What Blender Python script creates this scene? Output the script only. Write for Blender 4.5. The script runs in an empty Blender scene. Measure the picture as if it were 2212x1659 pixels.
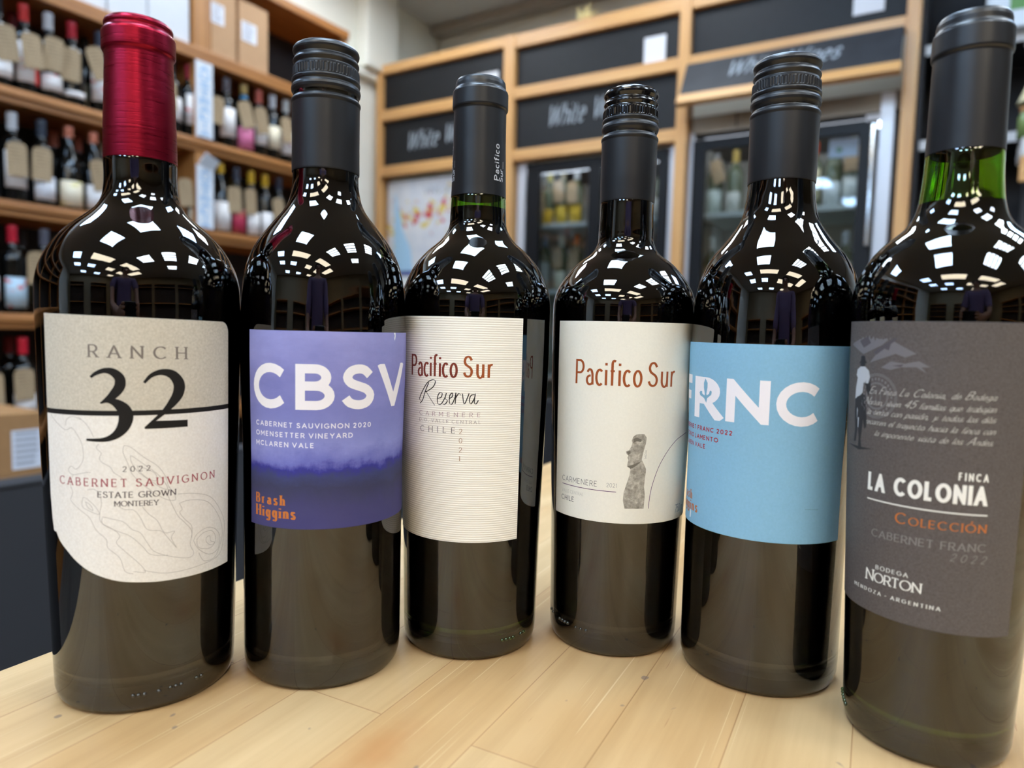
import bpy, bmesh, math, random
from mathutils import Vector, Matrix
random.seed(7)
sc = bpy.context.scene
COL = sc.collection
PI = math.pi

# ------------------------------------------------------------------ camera
CAM_Z, YAW, PITCH, ROLL = 1.0825, math.radians(31.5), 0.07753, -0.0252
F_PX, W_PX = 1500.4, 2212.0
cp, sp, cr, sr = math.cos(PITCH), math.sin(PITCH), math.cos(ROLL), math.sin(ROLL)
fwd = Vector((0, cp, -sp)); up0 = Vector((0, sp, cp)); rt0 = Vector((1, 0, 0))
rt = rt0 * cr - up0 * sr
up = up0 * cr + rt0 * sr
M3 = Matrix((rt, up, -fwd)).transposed()
cam_d = bpy.data.cameras.new('camera')
cam = bpy.data.objects.new('camera', cam_d); COL.objects.link(cam)
cam.matrix_world = Matrix.Translation((0, 0, CAM_Z)) @ (Matrix.Rotation(YAW, 3, 'Z') @ M3).to_4x4()
cam_d.sensor_fit = 'HORIZONTAL'; cam_d.sensor_width = 36.0
cam_d.lens = 36.0 * F_PX / W_PX
cam_d.clip_start = 0.02; cam_d.clip_end = 60
cam_d.dof.use_dof = True; cam_d.dof.focus_distance = 0.342; cam_d.dof.aperture_fstop = 6.8
sc.camera = cam

# ------------------------------------------------------------------ world, exposure
wd = bpy.data.worlds.new('world'); sc.world = wd; wd.use_nodes = True
wd.node_tree.nodes['Background'].inputs[0].default_value = (0.6, 0.65, 0.7, 1)
wd.node_tree.nodes['Background'].inputs[1].default_value = 0.05
sc.view_settings.view_transform = 'Standard'
sc.view_settings.look = 'None'
sc.view_settings.gamma = 1.0
sc.view_settings.use_curve_mapping = False
sc.view_settings.exposure = 0.0
sc.cycles.use_denoising = True
sc.cycles.caustics_refractive = False
sc.cycles.caustics_reflective = False
sc.cycles.max_bounces = 12
sc.cycles.diffuse_bounces = 5
sc.cycles.glossy_bounces = 6
sc.cycles.transmission_bounces = 12
sc.cycles.sample_clamp_indirect = 6.0
PANEL = 26.0           # radiance of the ceiling light panels

# ------------------------------------------------------------------ materials
def lin(c):
    return tuple((v / 255 / 12.92) if v / 255 <= 0.04045 else ((v / 255 + 0.055) / 1.055) ** 2.4 for v in c)
MATS = {}
def mat(name, rgb, rough=0.5, metal=0.0, spec=0.5, coat=0.0, emit=None):
    if name in MATS: return MATS[name]
    m = bpy.data.materials.new(name); m.use_nodes = True
    b = m.node_tree.nodes['Principled BSDF']
    b.inputs['Base Color'].default_value = (*lin(rgb), 1)
    b.inputs['Roughness'].default_value = rough
    b.inputs['Metallic'].default_value = metal
    b.inputs['Specular IOR Level'].default_value = spec
    b.inputs['Coat Weight'].default_value = coat
    if emit:
        b.inputs['Emission Color'].default_value = (*lin(emit[0]), 1)
        b.inputs['Emission Strength'].default_value = emit[1]
    MATS[name] = m
    return m
class NT:
    def __init__(s, m): s.t = m.node_tree; s.b = m.node_tree.nodes['Principled BSDF']
    def n(s, typ, **kw):
        o = s.t.nodes.new(typ)
        for k, v in kw.items(): setattr(o, k, v)
        return o
    def l(s, a, b): s.t.links.new(a, b)
    def coord(s, out='Object', scale=(1, 1, 1), rot=(0, 0, 0), loc=(0, 0, 0)):
        tc = s.n('ShaderNodeTexCoord'); mp = s.n('ShaderNodeMapping')
        mp.inputs['Scale'].default_value = scale; mp.inputs['Rotation'].default_value = rot; mp.inputs['Location'].default_value = loc
        s.l(tc.outputs[out], mp.inputs['Vector']); return mp.outputs['Vector']
    def noise(s, vec, scale, detail=4, rough=0.55):
        o = s.n('ShaderNodeTexNoise'); o.inputs['Scale'].default_value = scale
        o.inputs['Detail'].default_value = detail; o.inputs['Roughness'].default_value = rough
        s.l(vec, o.inputs['Vector']); return o.outputs['Fac']
    def ramp(s, fac, stops, interp='LINEAR'):
        o = s.n('ShaderNodeValToRGB'); cr_ = o.color_ramp; cr_.interpolation = interp
        while len(cr_.elements) < len(stops): cr_.elements.new(0.5)
        for e, (p, c) in zip(cr_.elements, stops):
            e.position = p; e.color = (*c, 1) if len(c) == 3 else c
        s.l(fac, o.inputs['Fac']); return o.outputs['Color']
    def mix(s, fac, a, b, mode='MIX'):
        o = s.n('ShaderNodeMix', data_type='RGBA', blend_type=mode)
        for sock, v in ((o.inputs['Factor'], fac), (o.inputs['A'], a), (o.inputs['B'], b)):
            if isinstance(v, (int, float)): sock.default_value = v
            elif isinstance(v, tuple): sock.default_value = (*v, 1)
            else: s.l(v, sock)
        return o.outputs['Result']
    def math(s, op, a, b=0.0, c=None):
        o = s.n('ShaderNodeMath', operation=op)
        for i, v in enumerate((a, b) if c is None else (a, b, c)):
            if isinstance(v, (int, float)): o.inputs[i].default_value = v
            else: s.l(v, o.inputs[i])
        return o.outputs[0]
    def base(s, c): s.l(c, s.b.inputs['Base Color'])
    def bump(s, h, strength=0.2, dist=0.001):
        o = s.n('ShaderNodeBump'); o.inputs['Strength'].default_value = strength; o.inputs['Distance'].default_value = dist
        s.l(h, o.inputs['Height']); s.l(o.outputs['Normal'], s.b.inputs['Normal'])
def wood(name, c1, c2, along, rough=0.45, grain=55):
    """plain board wood: grain stretched along axis 0/1/2 of the object"""
    if name in MATS: return MATS[name]
    m = mat(name, c1, rough); t = NT(m)
    sc_ = [grain, grain, grain]; sc_[along] = grain * 0.05
    f = t.noise(t.coord('Object', tuple(sc_)), 1.0, 6, 0.6)
    t.base(t.ramp(f, [(0.3, lin(c2)), (0.62, lin(c1))]))
    return m
def paper(name, rgb, rough=0.75, mott=0.06, scale=900):
    if name in MATS: return MATS[name]
    m = mat(name, rgb, rough, spec=0.3); t = NT(m)
    f = t.noise(t.coord('Object'), scale, 3)
    c = lin(rgb)
    t.base(t.ramp(f, [(0.3, tuple(v * (1 - mott) for v in c)), (0.7, tuple(min(1, v * (1 + mott)) for v in c))]))
    t.bump(f, 0.08, 0.0003)
    return m
def glassmat(name, col, ior=1.8, rough=0.0):
    if name in MATS: return MATS[name]
    m = bpy.data.materials.new(name); m.use_nodes = True
    g = m.node_tree.nodes['Principled BSDF']
    g.inputs['Base Color'].default_value = (*col, 1); g.inputs['Transmission Weight'].default_value = 1.0
    g.inputs['IOR'].default_value = ior; g.inputs['Roughness'].default_value = rough
    MATS[name] = m; return m
def panemat(name, tint=(0.93, 0.96, 0.96)):
    """thin flat pane: see-through with a Fresnel reflection"""
    if name in MATS: return MATS[name]
    m = bpy.data.materials.new(name); m.use_nodes = True; nt = m.node_tree
    nt.nodes.remove(nt.nodes['Principled BSDF'])
    tr = nt.nodes.new('ShaderNodeBsdfTransparent'); tr.inputs[0].default_value = (*tint, 1)
    gl = nt.nodes.new('ShaderNodeBsdfGlossy'); gl.inputs['Roughness'].default_value = 0.02
    fr = nt.nodes.new('ShaderNodeFresnel'); fr.inputs[0].default_value = 1.6
    mx = nt.nodes.new('ShaderNodeMixShader')
    for a, b in ((fr.outputs[0], mx.inputs[0]), (tr.outputs[0], mx.inputs[1]), (gl.outputs[0], mx.inputs[2]), (mx.outputs[0], nt.nodes['Material Output'].inputs[0])):
        nt.links.new(a, b)
    MATS[name] = m; return m

# ------------------------------------------------------------------ object helpers
def obj(name, bm, m, parent=None, loc=None, smooth=False, rotz=None):
    me = bpy.data.meshes.new(name)
    bm.to_mesh(me); bm.free()
    if smooth:
        for p in me.polygons: p.use_smooth = True
    if m is not None: me.materials.append(m)
    o = bpy.data.objects.new(name, me); COL.objects.link(o)
    if parent is not None: o.parent = parent
    if loc is not None: o.location = loc
    if rotz is not None: o.rotation_euler = (0, 0, rotz)
    return o
def tag(o, label, cat, group=None):
    o['label'] = label; o['category'] = cat
    if group: o['group'] = group
    return o
def thing(name, label, cat, loc=(0, 0, 0), rotz=0.0, group=None):
    o = bpy.data.objects.new(name, None); COL.objects.link(o)
    o.empty_display_size = 0.05
    o.location = loc; o.rotation_euler = (0, 0, rotz)
    return tag(o, label, cat, group)
def struct(name, bm, m):
    o = obj(name, bm, m); o['kind'] = 'structure'; return o
def bx(bm, x0, x1, y0, y1, z0, z1, bev=0.0):
    r = bmesh.ops.create_cube(bm, size=1.0)
    vs = r['verts']
    bmesh.ops.scale(bm, verts=vs, vec=(x1 - x0, y1 - y0, z1 - z0))
    bmesh.ops.translate(bm, verts=vs, vec=((x0 + x1) / 2, (y0 + y1) / 2, (z0 + z1) / 2))
    if bev > 0:
        es = list({e for v in vs for e in v.link_edges})
        bmesh.ops.bevel(bm, geom=es, offset=bev, segments=2, affect='EDGES', profile=0.5)
    return bm
def box(*a, **k): return bx(bmesh.new(), *a, **k)
def lathe(prof, seg=64, bm=None, ripple=None):
    """prof: list of (r, z) in metres; closed with end caps where r = 0"""
    bm = bm or bmesh.new(); rings = []
    for r, z in prof:
        if r < 1e-7: rings.append([bm.verts.new((0, 0, z))]); continue
        ring = []
        for i in range(seg):
            a = 2 * PI * i / seg; rr = r + (ripple(a, z) if ripple else 0)
            ring.append(bm.verts.new((rr * math.cos(a), rr * math.sin(a), z)))
        rings.append(ring)
    for A, B in zip(rings, rings[1:]):
        for i in range(seg):
            j = (i + 1) % seg
            if len(A) == 1 and len(B) == 1: break
            if len(A) == 1: bm.faces.new((A[0], B[j], B[i]))
            elif len(B) == 1: bm.faces.new((A[i], A[j], B[0]))
            else: bm.faces.new((A[i], A[j], B[j], B[i]))
    bmesh.ops.recalc_face_normals(bm, faces=bm.faces)
    return bm
def hermite(pts, step):
    """smooth r(z) through (z, r) points (mm)"""
    n = len(pts); z = [p[0] for p in pts]; r = [p[1] for p in pts]
    m = []
    for i in range(n):
        if i == 0: m.append((r[1] - r[0]) / (z[1] - z[0]))
        elif i == n - 1: m.append((r[-1] - r[-2]) / (z[-1] - z[-2]))
        else:
            a = (r[i] - r[i - 1]) / (z[i] - z[i - 1]); b = (r[i + 1] - r[i]) / (z[i + 1] - z[i])
            m.append(0.0 if a * b < 0 and abs(a) > 0.2 and abs(b) > 0.2 else (a * (z[i + 1] - z[i]) + b * (z[i] - z[i - 1])) / (z[i + 1] - z[i - 1]))
    def f(q):
        i = 0
        while i < n - 2 and q > z[i + 1]: i += 1
        h = z[i + 1] - z[i]; t = min(1, max(0, (q - z[i]) / h))
        return (2*t**3-3*t*t+1)*r[i] + (t**3-2*t*t+t)*h*m[i] + (-2*t**3+3*t*t)*r[i+1] + (t**3-t*t)*h*m[i+1]
    return f

# ------------------------------------------------------------------ pen lettering
def arc(cx, cy, rx, ry, a0, a1, n=None):
    n = n or max(4, int(abs(a1 - a0) / 15))
    return [(cx + rx * math.cos(math.radians(a0 + (a1 - a0) * i / n)), cy + ry * math.sin(math.radians(a0 + (a1 - a0) * i / n))) for i in range(n + 1)]
def cat(pts, k=6):
    """Catmull-Rom through points"""
    P = [pts[0]] + list(pts) + [pts[-1]]; out = []
    for i in range(1, len(P) - 2):
        p0, p1, p2, p3 = P[i-1], P[i], P[i+1], P[i+2]
        for j in range(k):
            t = j / k
            out.append(tuple(0.5 * (2*p1[d] + (p2[d]-p0[d])*t + (2*p0[d]-5*p1[d]+4*p2[d]-p3[d])*t*t + (3*p1[d]-p0[d]-3*p2[d]+p3[d])*t**3) for d in range(len(p1))))
    out.append(tuple(P[-2])); return out
Scurve = cat([(.56, .82), (.44, .96), (.29, 1), (.12, .94), (.04, .77), (.12, .61), (.3, .52), (.48, .43), (.58, .26), (.5, .07), (.3, 0), (.1, .06), (0, .2)], 3)
CAPS = {  # width, strokes
 'A': (.78, [[(0, 0), (.39, 1), (.78, 0)], [(.13, .33), (.65, .33)]]),
 'B': (.6, [[(.3, .53), (0, .53), (0, 1), (.3, 1)] + arc(.3, .765, .23, .235, 90, -90), [(0, .53), (0, 0), (.33, 0)] + arc(.33, .265, .27, .265, -90, 90)]),
 'C': (.82, [arc(.47, .5, .47, .5, 44, 316)]),
 'D': (.74, [[(0, 0), (0, 1), (.26, 1)] + arc(.26, .5, .48, .5, 90, -90) + [(0, 0)]]),
 'E': (.54, [[(.54, 1), (0, 1), (0, 0), (.54, 0)], [(0, .52), (.47, .52)]]),
 'F': (.52, [[(.52, 1), (0, 1), (0, 0)], [(0, .5), (.45, .5)]]),
 'G': (.86, [arc(.47, .5, .47, .5, 44, 322) + [(.86, .2), (.86, .46), (.5, .46)]]),
 'H': (.7, [[(0, 0), (0, 1)], [(.7, 0), (.7, 1)], [(0, .5), (.7, .5)]]),
 'I': (0.0, [[(0, 0), (0, 1)]]),
 'J': (.4, [[(.4, 1), (.4, .25)] + arc(.2, .22, .2, .22, 0, -160)]),
 'K': (.64, [[(0, 0), (0, 1)], [(.6, 1), (0, .38)], [(.2, .56), (.64, 0)]]),
 'L': (.44, [[(0, 1), (0, 0), (.46, 0)]]),
 'M': (.84, [[(0, 0), (0, 1), (.42, .3), (.84, 1), (.84, 0)]]),
 'N': (.72, [[(0, 0), (0, 1), (.72, 0), (.72, 1)]]),
 'O': (.96, [arc(.48, .5, .48, .5, 0, 360, 28)]),
 'P': (.56, [[(0, 0), (0, 1), (.29, 1)] + arc(.29, .73, .27, .27, 90, -90) + [(0, .46)]]),
 'Q': (.96, [arc(.48, .5, .48, .5, 0, 360, 28), [(.55, .25), (.92, -.05)]]),
 'R': (.6, [[(0, 0), (0, 1), (.3, 1)] + arc(.3, .725, .27, .275, 90, -90) + [(0, .45)], [(.3, .45), (.62, 0)]]),
 'S': (.58, [Scurve]),
 'T': (.62, [[(0, 1), (.62, 1)], [(.31, 1), (.31, 0)]]),
 'U': (.68, [[(0, 1), (0, .34)] + arc(.34, .34, .34, .34, 180, 360) + [(.68, 1)]]),
 'V': (.76, [[(0, 1), (.38, 0), (.76, 1)]]),
 'W': (1.1, [[(0, 1), (.28, 0), (.55, .9), (.82, 0), (1.1, 1)]]),
 'X': (.68, [[(0, 0), (.68, 1)], [(0, 1), (.68, 0)]]),
 'Y': (.7, [[(0, 1), (.35, .45), (.7, 1)], [(.35, .45), (.35, 0)]]),
 'Z': (.6, [[(0, 1), (.6, 1), (0, 0), (.6, 0)]]),
 '0': (.6, [arc(.3, .5, .3, .5, 0, 360, 24)]), '1': (.13, [[(0, .88), (.13, 1), (.13, 0)]]),
 '2': (.54, [cat([(.02, .76), (.1, .94), (.28, 1), (.46, .92), (.5, .72), (.38, .46), (.16, .18), (.03, .03)], 3), [(0, 0), (.54, 0)]]),
 '3': (.52, [cat([(.02, .85), (.2, 1), (.42, .92), (.44, .68), (.22, .54), (.46, .42), (.48, .14), (.24, 0), (0, .12)], 3)]),
 '4': (.6, [[(.44, 0), (.44, 1), (0, .28), (.6, .28)]]),
 '5': (.52, [[(.48, 1), (.08, 1), (.04, .54)] + arc(.24, .32, .27, .32, 125, -150)]),
 '7': (.54, [[(0, 1), (.54, 1), (.16, 0)]]),
 '.': (0.0, [[(0, 0), (0, .06)]]), ',': (.06, [[(.06, .06), (0, -.14)]]), '-': (.3, [[(0, .45), (.3, .45)]]),
}
X = .62
LOW = {
 'a': (.44, [cat([(.05, .5), (.18, .61), (.34, .58), (.42, .44)], 3) + [(.43, .3), (.44, 0)], arc(.24, .18, .22, .18, 75, 330)]),
 'ɑ': (.46, [arc(.23, .31, .23, .31, 50, 350), [(.46, X), (.46, .04)]]),
 'b': (.46, [[(0, 1), (0, 0)], arc(.23, .31, .23, .31, -170, 170)]),
 'c': (.4, [arc(.23, .31, .23, .31, 50, 310)]),
 'd': (.46, [arc(.23, .31, .23, .31, 20, 340), [(.46, 1), (.46, 0)]]),
 'e': (.44, [[(.02, .33), (.44, .35)] + arc(.22, .31, .22, .31, 8, 310)]),
 'f': (.34, [[(.34, .97)] + arc(.24, .84, .12, .16, 75, 180) + [(.12, 0)], [(0, .58), (.28, .58)]]),
 'g': (.46, [arc(.23, .33, .23, .29, 30, 340), [(.46, X), (.46, -.1)] + arc(.23, -.1, .23, .2, 0, -150)]),
 'h': (.44, [[(0, 0), (0, 1)], [(0, .36)] + arc(.22, .4, .22, .22, 180, 0) + [(.44, 0)]]),
 'i': (.02, [[(0, 0), (0, X)], [(0, .8), (0, .9)]]),
 'j': (.1, [[(.1, X), (.1, -.1)] + arc(-.05, -.1, .15, .18, 0, -140), [(.1, .8), (.1, .9)]]),
 'l': (.02, [[(0, 0), (0, 1)]]),
 'm': (.76, [[(0, 0), (0, X)], [(0, .4)] + arc(.19, .43, .19, .19, 180, 0) + [(.38, 0)], [(.38, .4)] + arc(.57, .43, .19, .19, 180, 0) + [(.76, 0)]]),
 'n': (.44, [[(0, 0), (0, X)], [(0, .36)] + arc(.22, .4, .22, .22, 180, 0) + [(.44, 0)]]),
 'o': (.48, [arc(.24, .31, .24, .31, 0, 360, 20)]),
 'p': (.46, [[(0, X), (0, -.32)], arc(.23, .31, .23, .31, -170, 170)]),
 'q': (.46, [arc(.23, .31, .23, .31, 20, 340), [(.46, X), (.46, -.32)]]),
 'r': (.28, [[(0, 0), (0, X)], [(0, .36)] + arc(.22, .36, .22, .25, 180, 70)]),
 's': (.36, [[(x * .62, y * X) for x, y in Scurve]]),
 't': (.3, [[(.1, .86), (.1, .14)] + arc(.22, .13, .12, .13, 180, 290), [(0, .58), (.28, .58)]]),
 'u': (.44, [[(0, X), (0, .24)] + arc(.22, .24, .22, .24, 180, 360) + [(.44, X)], [(.44, .3), (.44, 0)]]),
 'v': (.42, [[(0, X), (.21, 0), (.42, X)]]), 'y': (.44, [[(0, X), (.22, .02)], [(.44, X), (.12, -.3)]]),
 'z': (.4, [[(0, X), (.4, X), (0, 0), (.4, 0)]]),
}
ACC = {'Ó': ('O', 'c'), 'ó': ('o', 'l'), 'í': ('i', 'l'), 'ñ': ('n', 'l')}
def resamp(p, d):
    out = [p[0]]
    for a, b in zip(p, p[1:]):
        k = max(1, int(math.hypot(b[0] - a[0], b[1] - a[1]) / d))
        out += [tuple(a[i] + (b[i] - a[i]) * j / k for i in range(len(a))) for j in range(1, k + 1)]
    return out
def ribbon(path, wf):
    """quads of a pen stroke; path points may carry their own width as third value"""
    p = [path[0]]
    for q in path[1:]:
        if math.hypot(q[0] - p[-1][0], q[1] - p[-1][1]) > 1e-5: p.append(q)
    if len(p) < 2: return []
    closed = math.hypot(p[0][0] - p[-1][0], p[0][1] - p[-1][1]) < 1e-4
    L, R = [], []
    n = len(p)
    for i in range(n):
        a = p[i - 1] if i > 0 else (p[-2] if closed else None)
        b = p[i + 1] if i < n - 1 else (p[1] if closed else None)
        d0 = Vector((p[i][0] - a[0], p[i][1] - a[1])).normalized() if a else None
        d1 = Vector((b[0] - p[i][0], b[1] - p[i][1])).normalized() if b else None
        d0 = d0 or d1; d1 = d1 or d0
        t = d0 + d1
        if t.length < 0.15: t = d1.copy()
        t.normalize(); nrm = Vector((-t.y, t.x))
        k = 1 / max(0.3, nrm.dot(Vector((-d1.y, d1.x))))
        w = p[i][2] if len(p[i]) > 2 else wf(t)
        L.append((p[i][0] + nrm.x * w * k / 2, p[i][1] + nrm.y * w * k / 2))
        R.append((p[i][0] - nrm.x * w * k / 2, p[i][1] - nrm.y * w * k / 2))
    return [[L[i], L[i + 1], R[i + 1], R[i]] for i in range(n - 1)]
def clip(poly, lo, hi):
    for s, lim in ((1, lo), (-1, -hi)):
        out = []
        for i in range(len(poly)):
            a, b = poly[i - 1], poly[i]
            ia, ib = s * a[1] >= lim, s * b[1] >= lim
            if ia != ib:
                t = (lim / s - a[1]) / (b[1] - a[1]); out.append((a[0] + (b[0] - a[0]) * t, lim / s))
            if ib: out.append(b)
        poly = out
        if not poly: return []
    return poly
def glyph(ch, st):
    """-> (advance, polygons) in cap-height units"""
    acc = ''
    if ch in ACC: ch, acc = ACC[ch]
    if ch == 'a' and st.get('join'): ch = 'ɑ'
    low = ch in LOW
    src = LOW if low else CAPS
    if ch not in src: return st.get('space', .4), []
    wd_, strokes = src[ch]
    if low and st.get('cap_lower'): pass
    W, T = st['w'], st.get('t', st['w']); nib = math.radians(st.get('nib', 0))
    xs = st.get('xs', 1.0); ser = st.get('serif', 0)
    wf = lambda d: T + (W - T) * abs(math.sin(math.atan2(d.y, d.x) - nib))
    ins = T / 2; polys = []
    for s in strokes:
        if low: q = [(W / 2 + x * xs, y) for x, y in s]
        else: q = [(W / 2 + x * xs, ins + y * (1 - 2 * ins)) for x, y in s]
        for e in (0, -1):                                   # run stems through to base and cap line
            y = s[e][1]; nb = q[1] if e == 0 else q[-2]
            d = Vector((q[e][0] - nb[0], q[e][1] - nb[1]))
            if d.length < 1e-6: continue
            d.normalize()
            if y in (0, 1, X) and abs(d.y) > .5 and len(s) < 9 or (y in (0, 1, X) and abs(d.y) > .98):
                x0, y0 = q[e]
                if not low: q[e] = (x0 + d.x * W * .6, y0 + d.y * W * .6)
                if ser:
                    yy = 0 if y == 0 else (1 if y == 1 else X)
                    a, b = (yy, yy + T) if y == 0 else (yy - T, yy)
                    xm = x0
                    sl = ser * (W + .16)
                    polys.append([(xm - sl, a), (xm + sl, a), (xm + sl * .9, b), (xm - sl * .9, b)] if True else [])
            elif ser and abs(d.x) > .7 and len(s) < 9 and not low:
                y0 = q[e][1]; k = .16 if y0 < .9 else -.16
                if .2 < y0 < .8: polys.append([(q[e][0] - T, y0 - .1), (q[e][0], y0 - .1), (q[e][0], y0 + .1), (q[e][0] - T, y0 + .1)])
                else: polys.append([(q[e][0] - T, y0 - T / 2 * (1 if k > 0 else -1)), (q[e][0], y0 - T / 2 * (1 if k > 0 else -1)), (q[e][0] + T * .3, y0 + k), (q[e][0] - T * .4, y0 + k * .7)])
        qs = ribbon(resamp(q, .22), wf)
        if not low: qs = [clip(z, 0, 1) if ch not in '.,Q' else z for z in qs]
        polys += [z for z in qs if z]
    if acc == 'c': polys.append([(W / 2 + wd_ * xs * .42, 1.08), (W / 2 + wd_ * xs * .55, 1.08), (W / 2 + wd_ * xs * .75, 1.3), (W / 2 + wd_ * xs * .55, 1.3)])
    if acc == 'l': polys.append([(W / 2 + .2 * xs, .74), (W / 2 + .3 * xs, .74), (W / 2 + .46 * xs, .95), (W / 2 + .34 * xs, .95)])
    adv = W + wd_ * xs
    if st.get('join') and low:                              # joined handwriting
        polys += ribbon([(adv - W / 2 - .02, .03), (adv + st['track'] * .5, .06), (adv + st['track'] + .02, .26)], lambda d: T)
    return adv, polys
def layout(text, st):
    x, out = 0.0, []
    big = st.get('small_caps')
    for i, ch in enumerate(text):
        if ch == ' ': x += st.get('space', .42); continue
        k = 1.0
        if big and i > 0 and text[i - 1] != ' ': k = big
        if (ch in LOW or ch in 'íóñ') and 'lowk' in st: k = st['lowk']
        a, ps = glyph(ch, st)
        sl = st.get('slant', 0)
        out += [[((x + px * k) + sl * py * k, py * k) for px, py in p] for p in ps]
        x += a * k + st.get('track', .14)
    return x - st.get('track', .14), out
def text_polys(text, s0, s1, z0, h, st, z1=None):
    """polygons in (s, z) mm: text fitted between s0 and s1 on baseline z0 (-> z1)"""
    w, ps = layout(text, st); kx = (s1 - s0) / w; dz = 0 if z1 is None else z1 - z0
    return [[(s0 + x * kx, z0 + y * h + dz * x / w) for x, y in p] for p in ps]
GOTHAM = dict(w=.16, track=.17, space=.45)
GBOLD = dict(w=.215, track=.14)
SERIF = dict(w=.135, t=.072, nib=8, serif=.5, track=.3, space=.55)
THIN = dict(w=.085, track=.17, space=.4, xs=.85)
DIDONE = dict(w=.25, t=.07, nib=0, serif=.4, track=.09, xs=.72)
SCRIPT = dict(w=.06, t=.04, nib=20, slant=.62, join=True, track=.12, space=.42, xs=.9, lowk=.74)

# ------------------------------------------------------------------ curved label surface
class Wrap:
    """(s, z) in mm on the bottle wall, s measured along the wall from the side facing local -Y"""
    def __init__(s, rf): s.rf = rf
    def p(s, S, z, off=0.0):
        r = s.rf(z); a = S / r
        return Vector(((r + off) * math.sin(a) / 1000, -(r + off) * math.cos(a) / 1000, z / 1000))
def poly_mesh(polys, wrap, off):
    bm = bmesh.new()
    for p in polys:
        q = []
        for a in p:
            if not q or (a[0] - q[-1][0]) ** 2 + (a[1] - q[-1][1]) ** 2 > 1e-8: q.append(a)
        if len(q) < 3: continue
        try:
            bm.faces.new([bm.verts.new((a[0], a[1], 0)) for a in q])
        except ValueError: pass
    # cut wide polygons so that they follow the curve
    if bm.verts:
        lo = min(v.co.x for v in bm.verts); hi = max(v.co.x for v in bm.verts)
        x = math.floor(lo / 2.0) * 2.0 + 2.0
        wide = any(max(v.co.x for v in f.verts) - min(v.co.x for v in f.verts) > 2.5 for f in bm.faces)
        while wide and x < hi:
            bmesh.ops.bisect_plane(bm, geom=bm.verts[:] + bm.edges[:] + bm.faces[:], plane_co=(x, 0, 0), plane_no=(1, 0, 0))
            x += 2.0
    for f in bm.faces:
        f.normal_update()
        if f.normal.z < 0: f.normal_flip()
    for v in bm.verts: v.co = wrap.p(v.co.x, v.co.y, off)
    return bm
def label_mesh(wrap, s0, s1, zt, zb, nx=64, nz=16, off=.16, thick=.12):
    """zt, zb: functions of s for the top and bottom edges; a thin sheet of paper with thickness"""
    bm = bmesh.new(); g = {}
    us = [0, .0016] + [k / (nx - 2) for k in range(1, nx - 2)] + [.9984, 1]
    vs = [0, .0014] + [k / (nz - 2) for k in range(1, nz - 2)] + [.9986, 1]
    for side, o in ((0, off), (1, off - thick)):
        for i in range(nx + 1):
            S = s0 + (s1 - s0) * us[i]; a, b = zb(S), zt(S)
            for j in range(nz + 1): g[side, i, j] = bm.verts.new(wrap.p(S, a + (b - a) * vs[j], o))
    for i in range(nx):
        for j in range(nz):
            bm.faces.new((g[0, i, j], g[0, i + 1, j], g[0, i + 1, j + 1], g[0, i, j + 1]))
            bm.faces.new((g[1, i, j + 1], g[1, i + 1, j + 1], g[1, i + 1, j], g[1, i, j]))
    for i in range(nx):
        bm.faces.new((g[1, i, 0], g[1, i + 1, 0], g[0, i + 1, 0], g[0, i, 0]))
        bm.faces.new((g[0, i, nz], g[0, i + 1, nz], g[1, i + 1, nz], g[1, i, nz]))
    for j in range(nz):
        bm.faces.new((g[0, 0, j + 1], g[1, 0, j + 1], g[1, 0, j], g[0, 0, j]))
        bm.faces.new((g[0, nx, j], g[1, nx, j], g[1, nx, j + 1], g[0, nx, j + 1]))
    return bm

# ------------------------------------------------------------------ the room
XL, XR, YB, YF, ZC = -2.92, 4.4, 3.75, -5.6, 3.02
plaster = paper('plaster', (238, 236, 224), 0.85, 0.02, 6)
ceil_m = paper('ceiling_board', (212, 209, 205), 0.9, 0.03, 40)
floor_m = wood('floor_boards', (104, 98, 92), (86, 80, 76), 1, 0.55, 8)
struct('floor', box(XL - .1, XR + .1, YF - .1, YB + .1, -.1, 0), floor_m)
struct('ceiling', box(XL - .1, XR + .1, YF - .1, YB + .1, ZC, ZC + .1), ceil_m)
struct('wall_left', box(XL - .1, XL, YF - .1, YB + .1, 0, ZC), plaster)
struct('wall_right', box(XR, XR + .1, YF - .1, YB + .1, 0, ZC), paper('plaster_tan', (150, 134, 108), .85, .02, 6))
struct('wall_back', box(XL, XR, YB, YB + .1, 0, ZC), plaster)
struct('wall_front', box(XL, XR, YF - .1, YF, 0, ZC), paper('plaster_tan', (150, 134, 108), .85, .02, 6))
struct('trim_1', box(XL, XR, YB - .10, YB, ZC - .05, ZC, .01), paper('beam_paint', (176, 168, 158), 0.85, 0.03, 30))
struct('trim_2', box(XL, XL + .05, 2.68, 3.2, 2.5, 2.545, .008), plaster)
struct('trim_3', box(XL, XL + .09, 2.98, 3.24, 2.545, ZC, .012), plaster)

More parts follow.
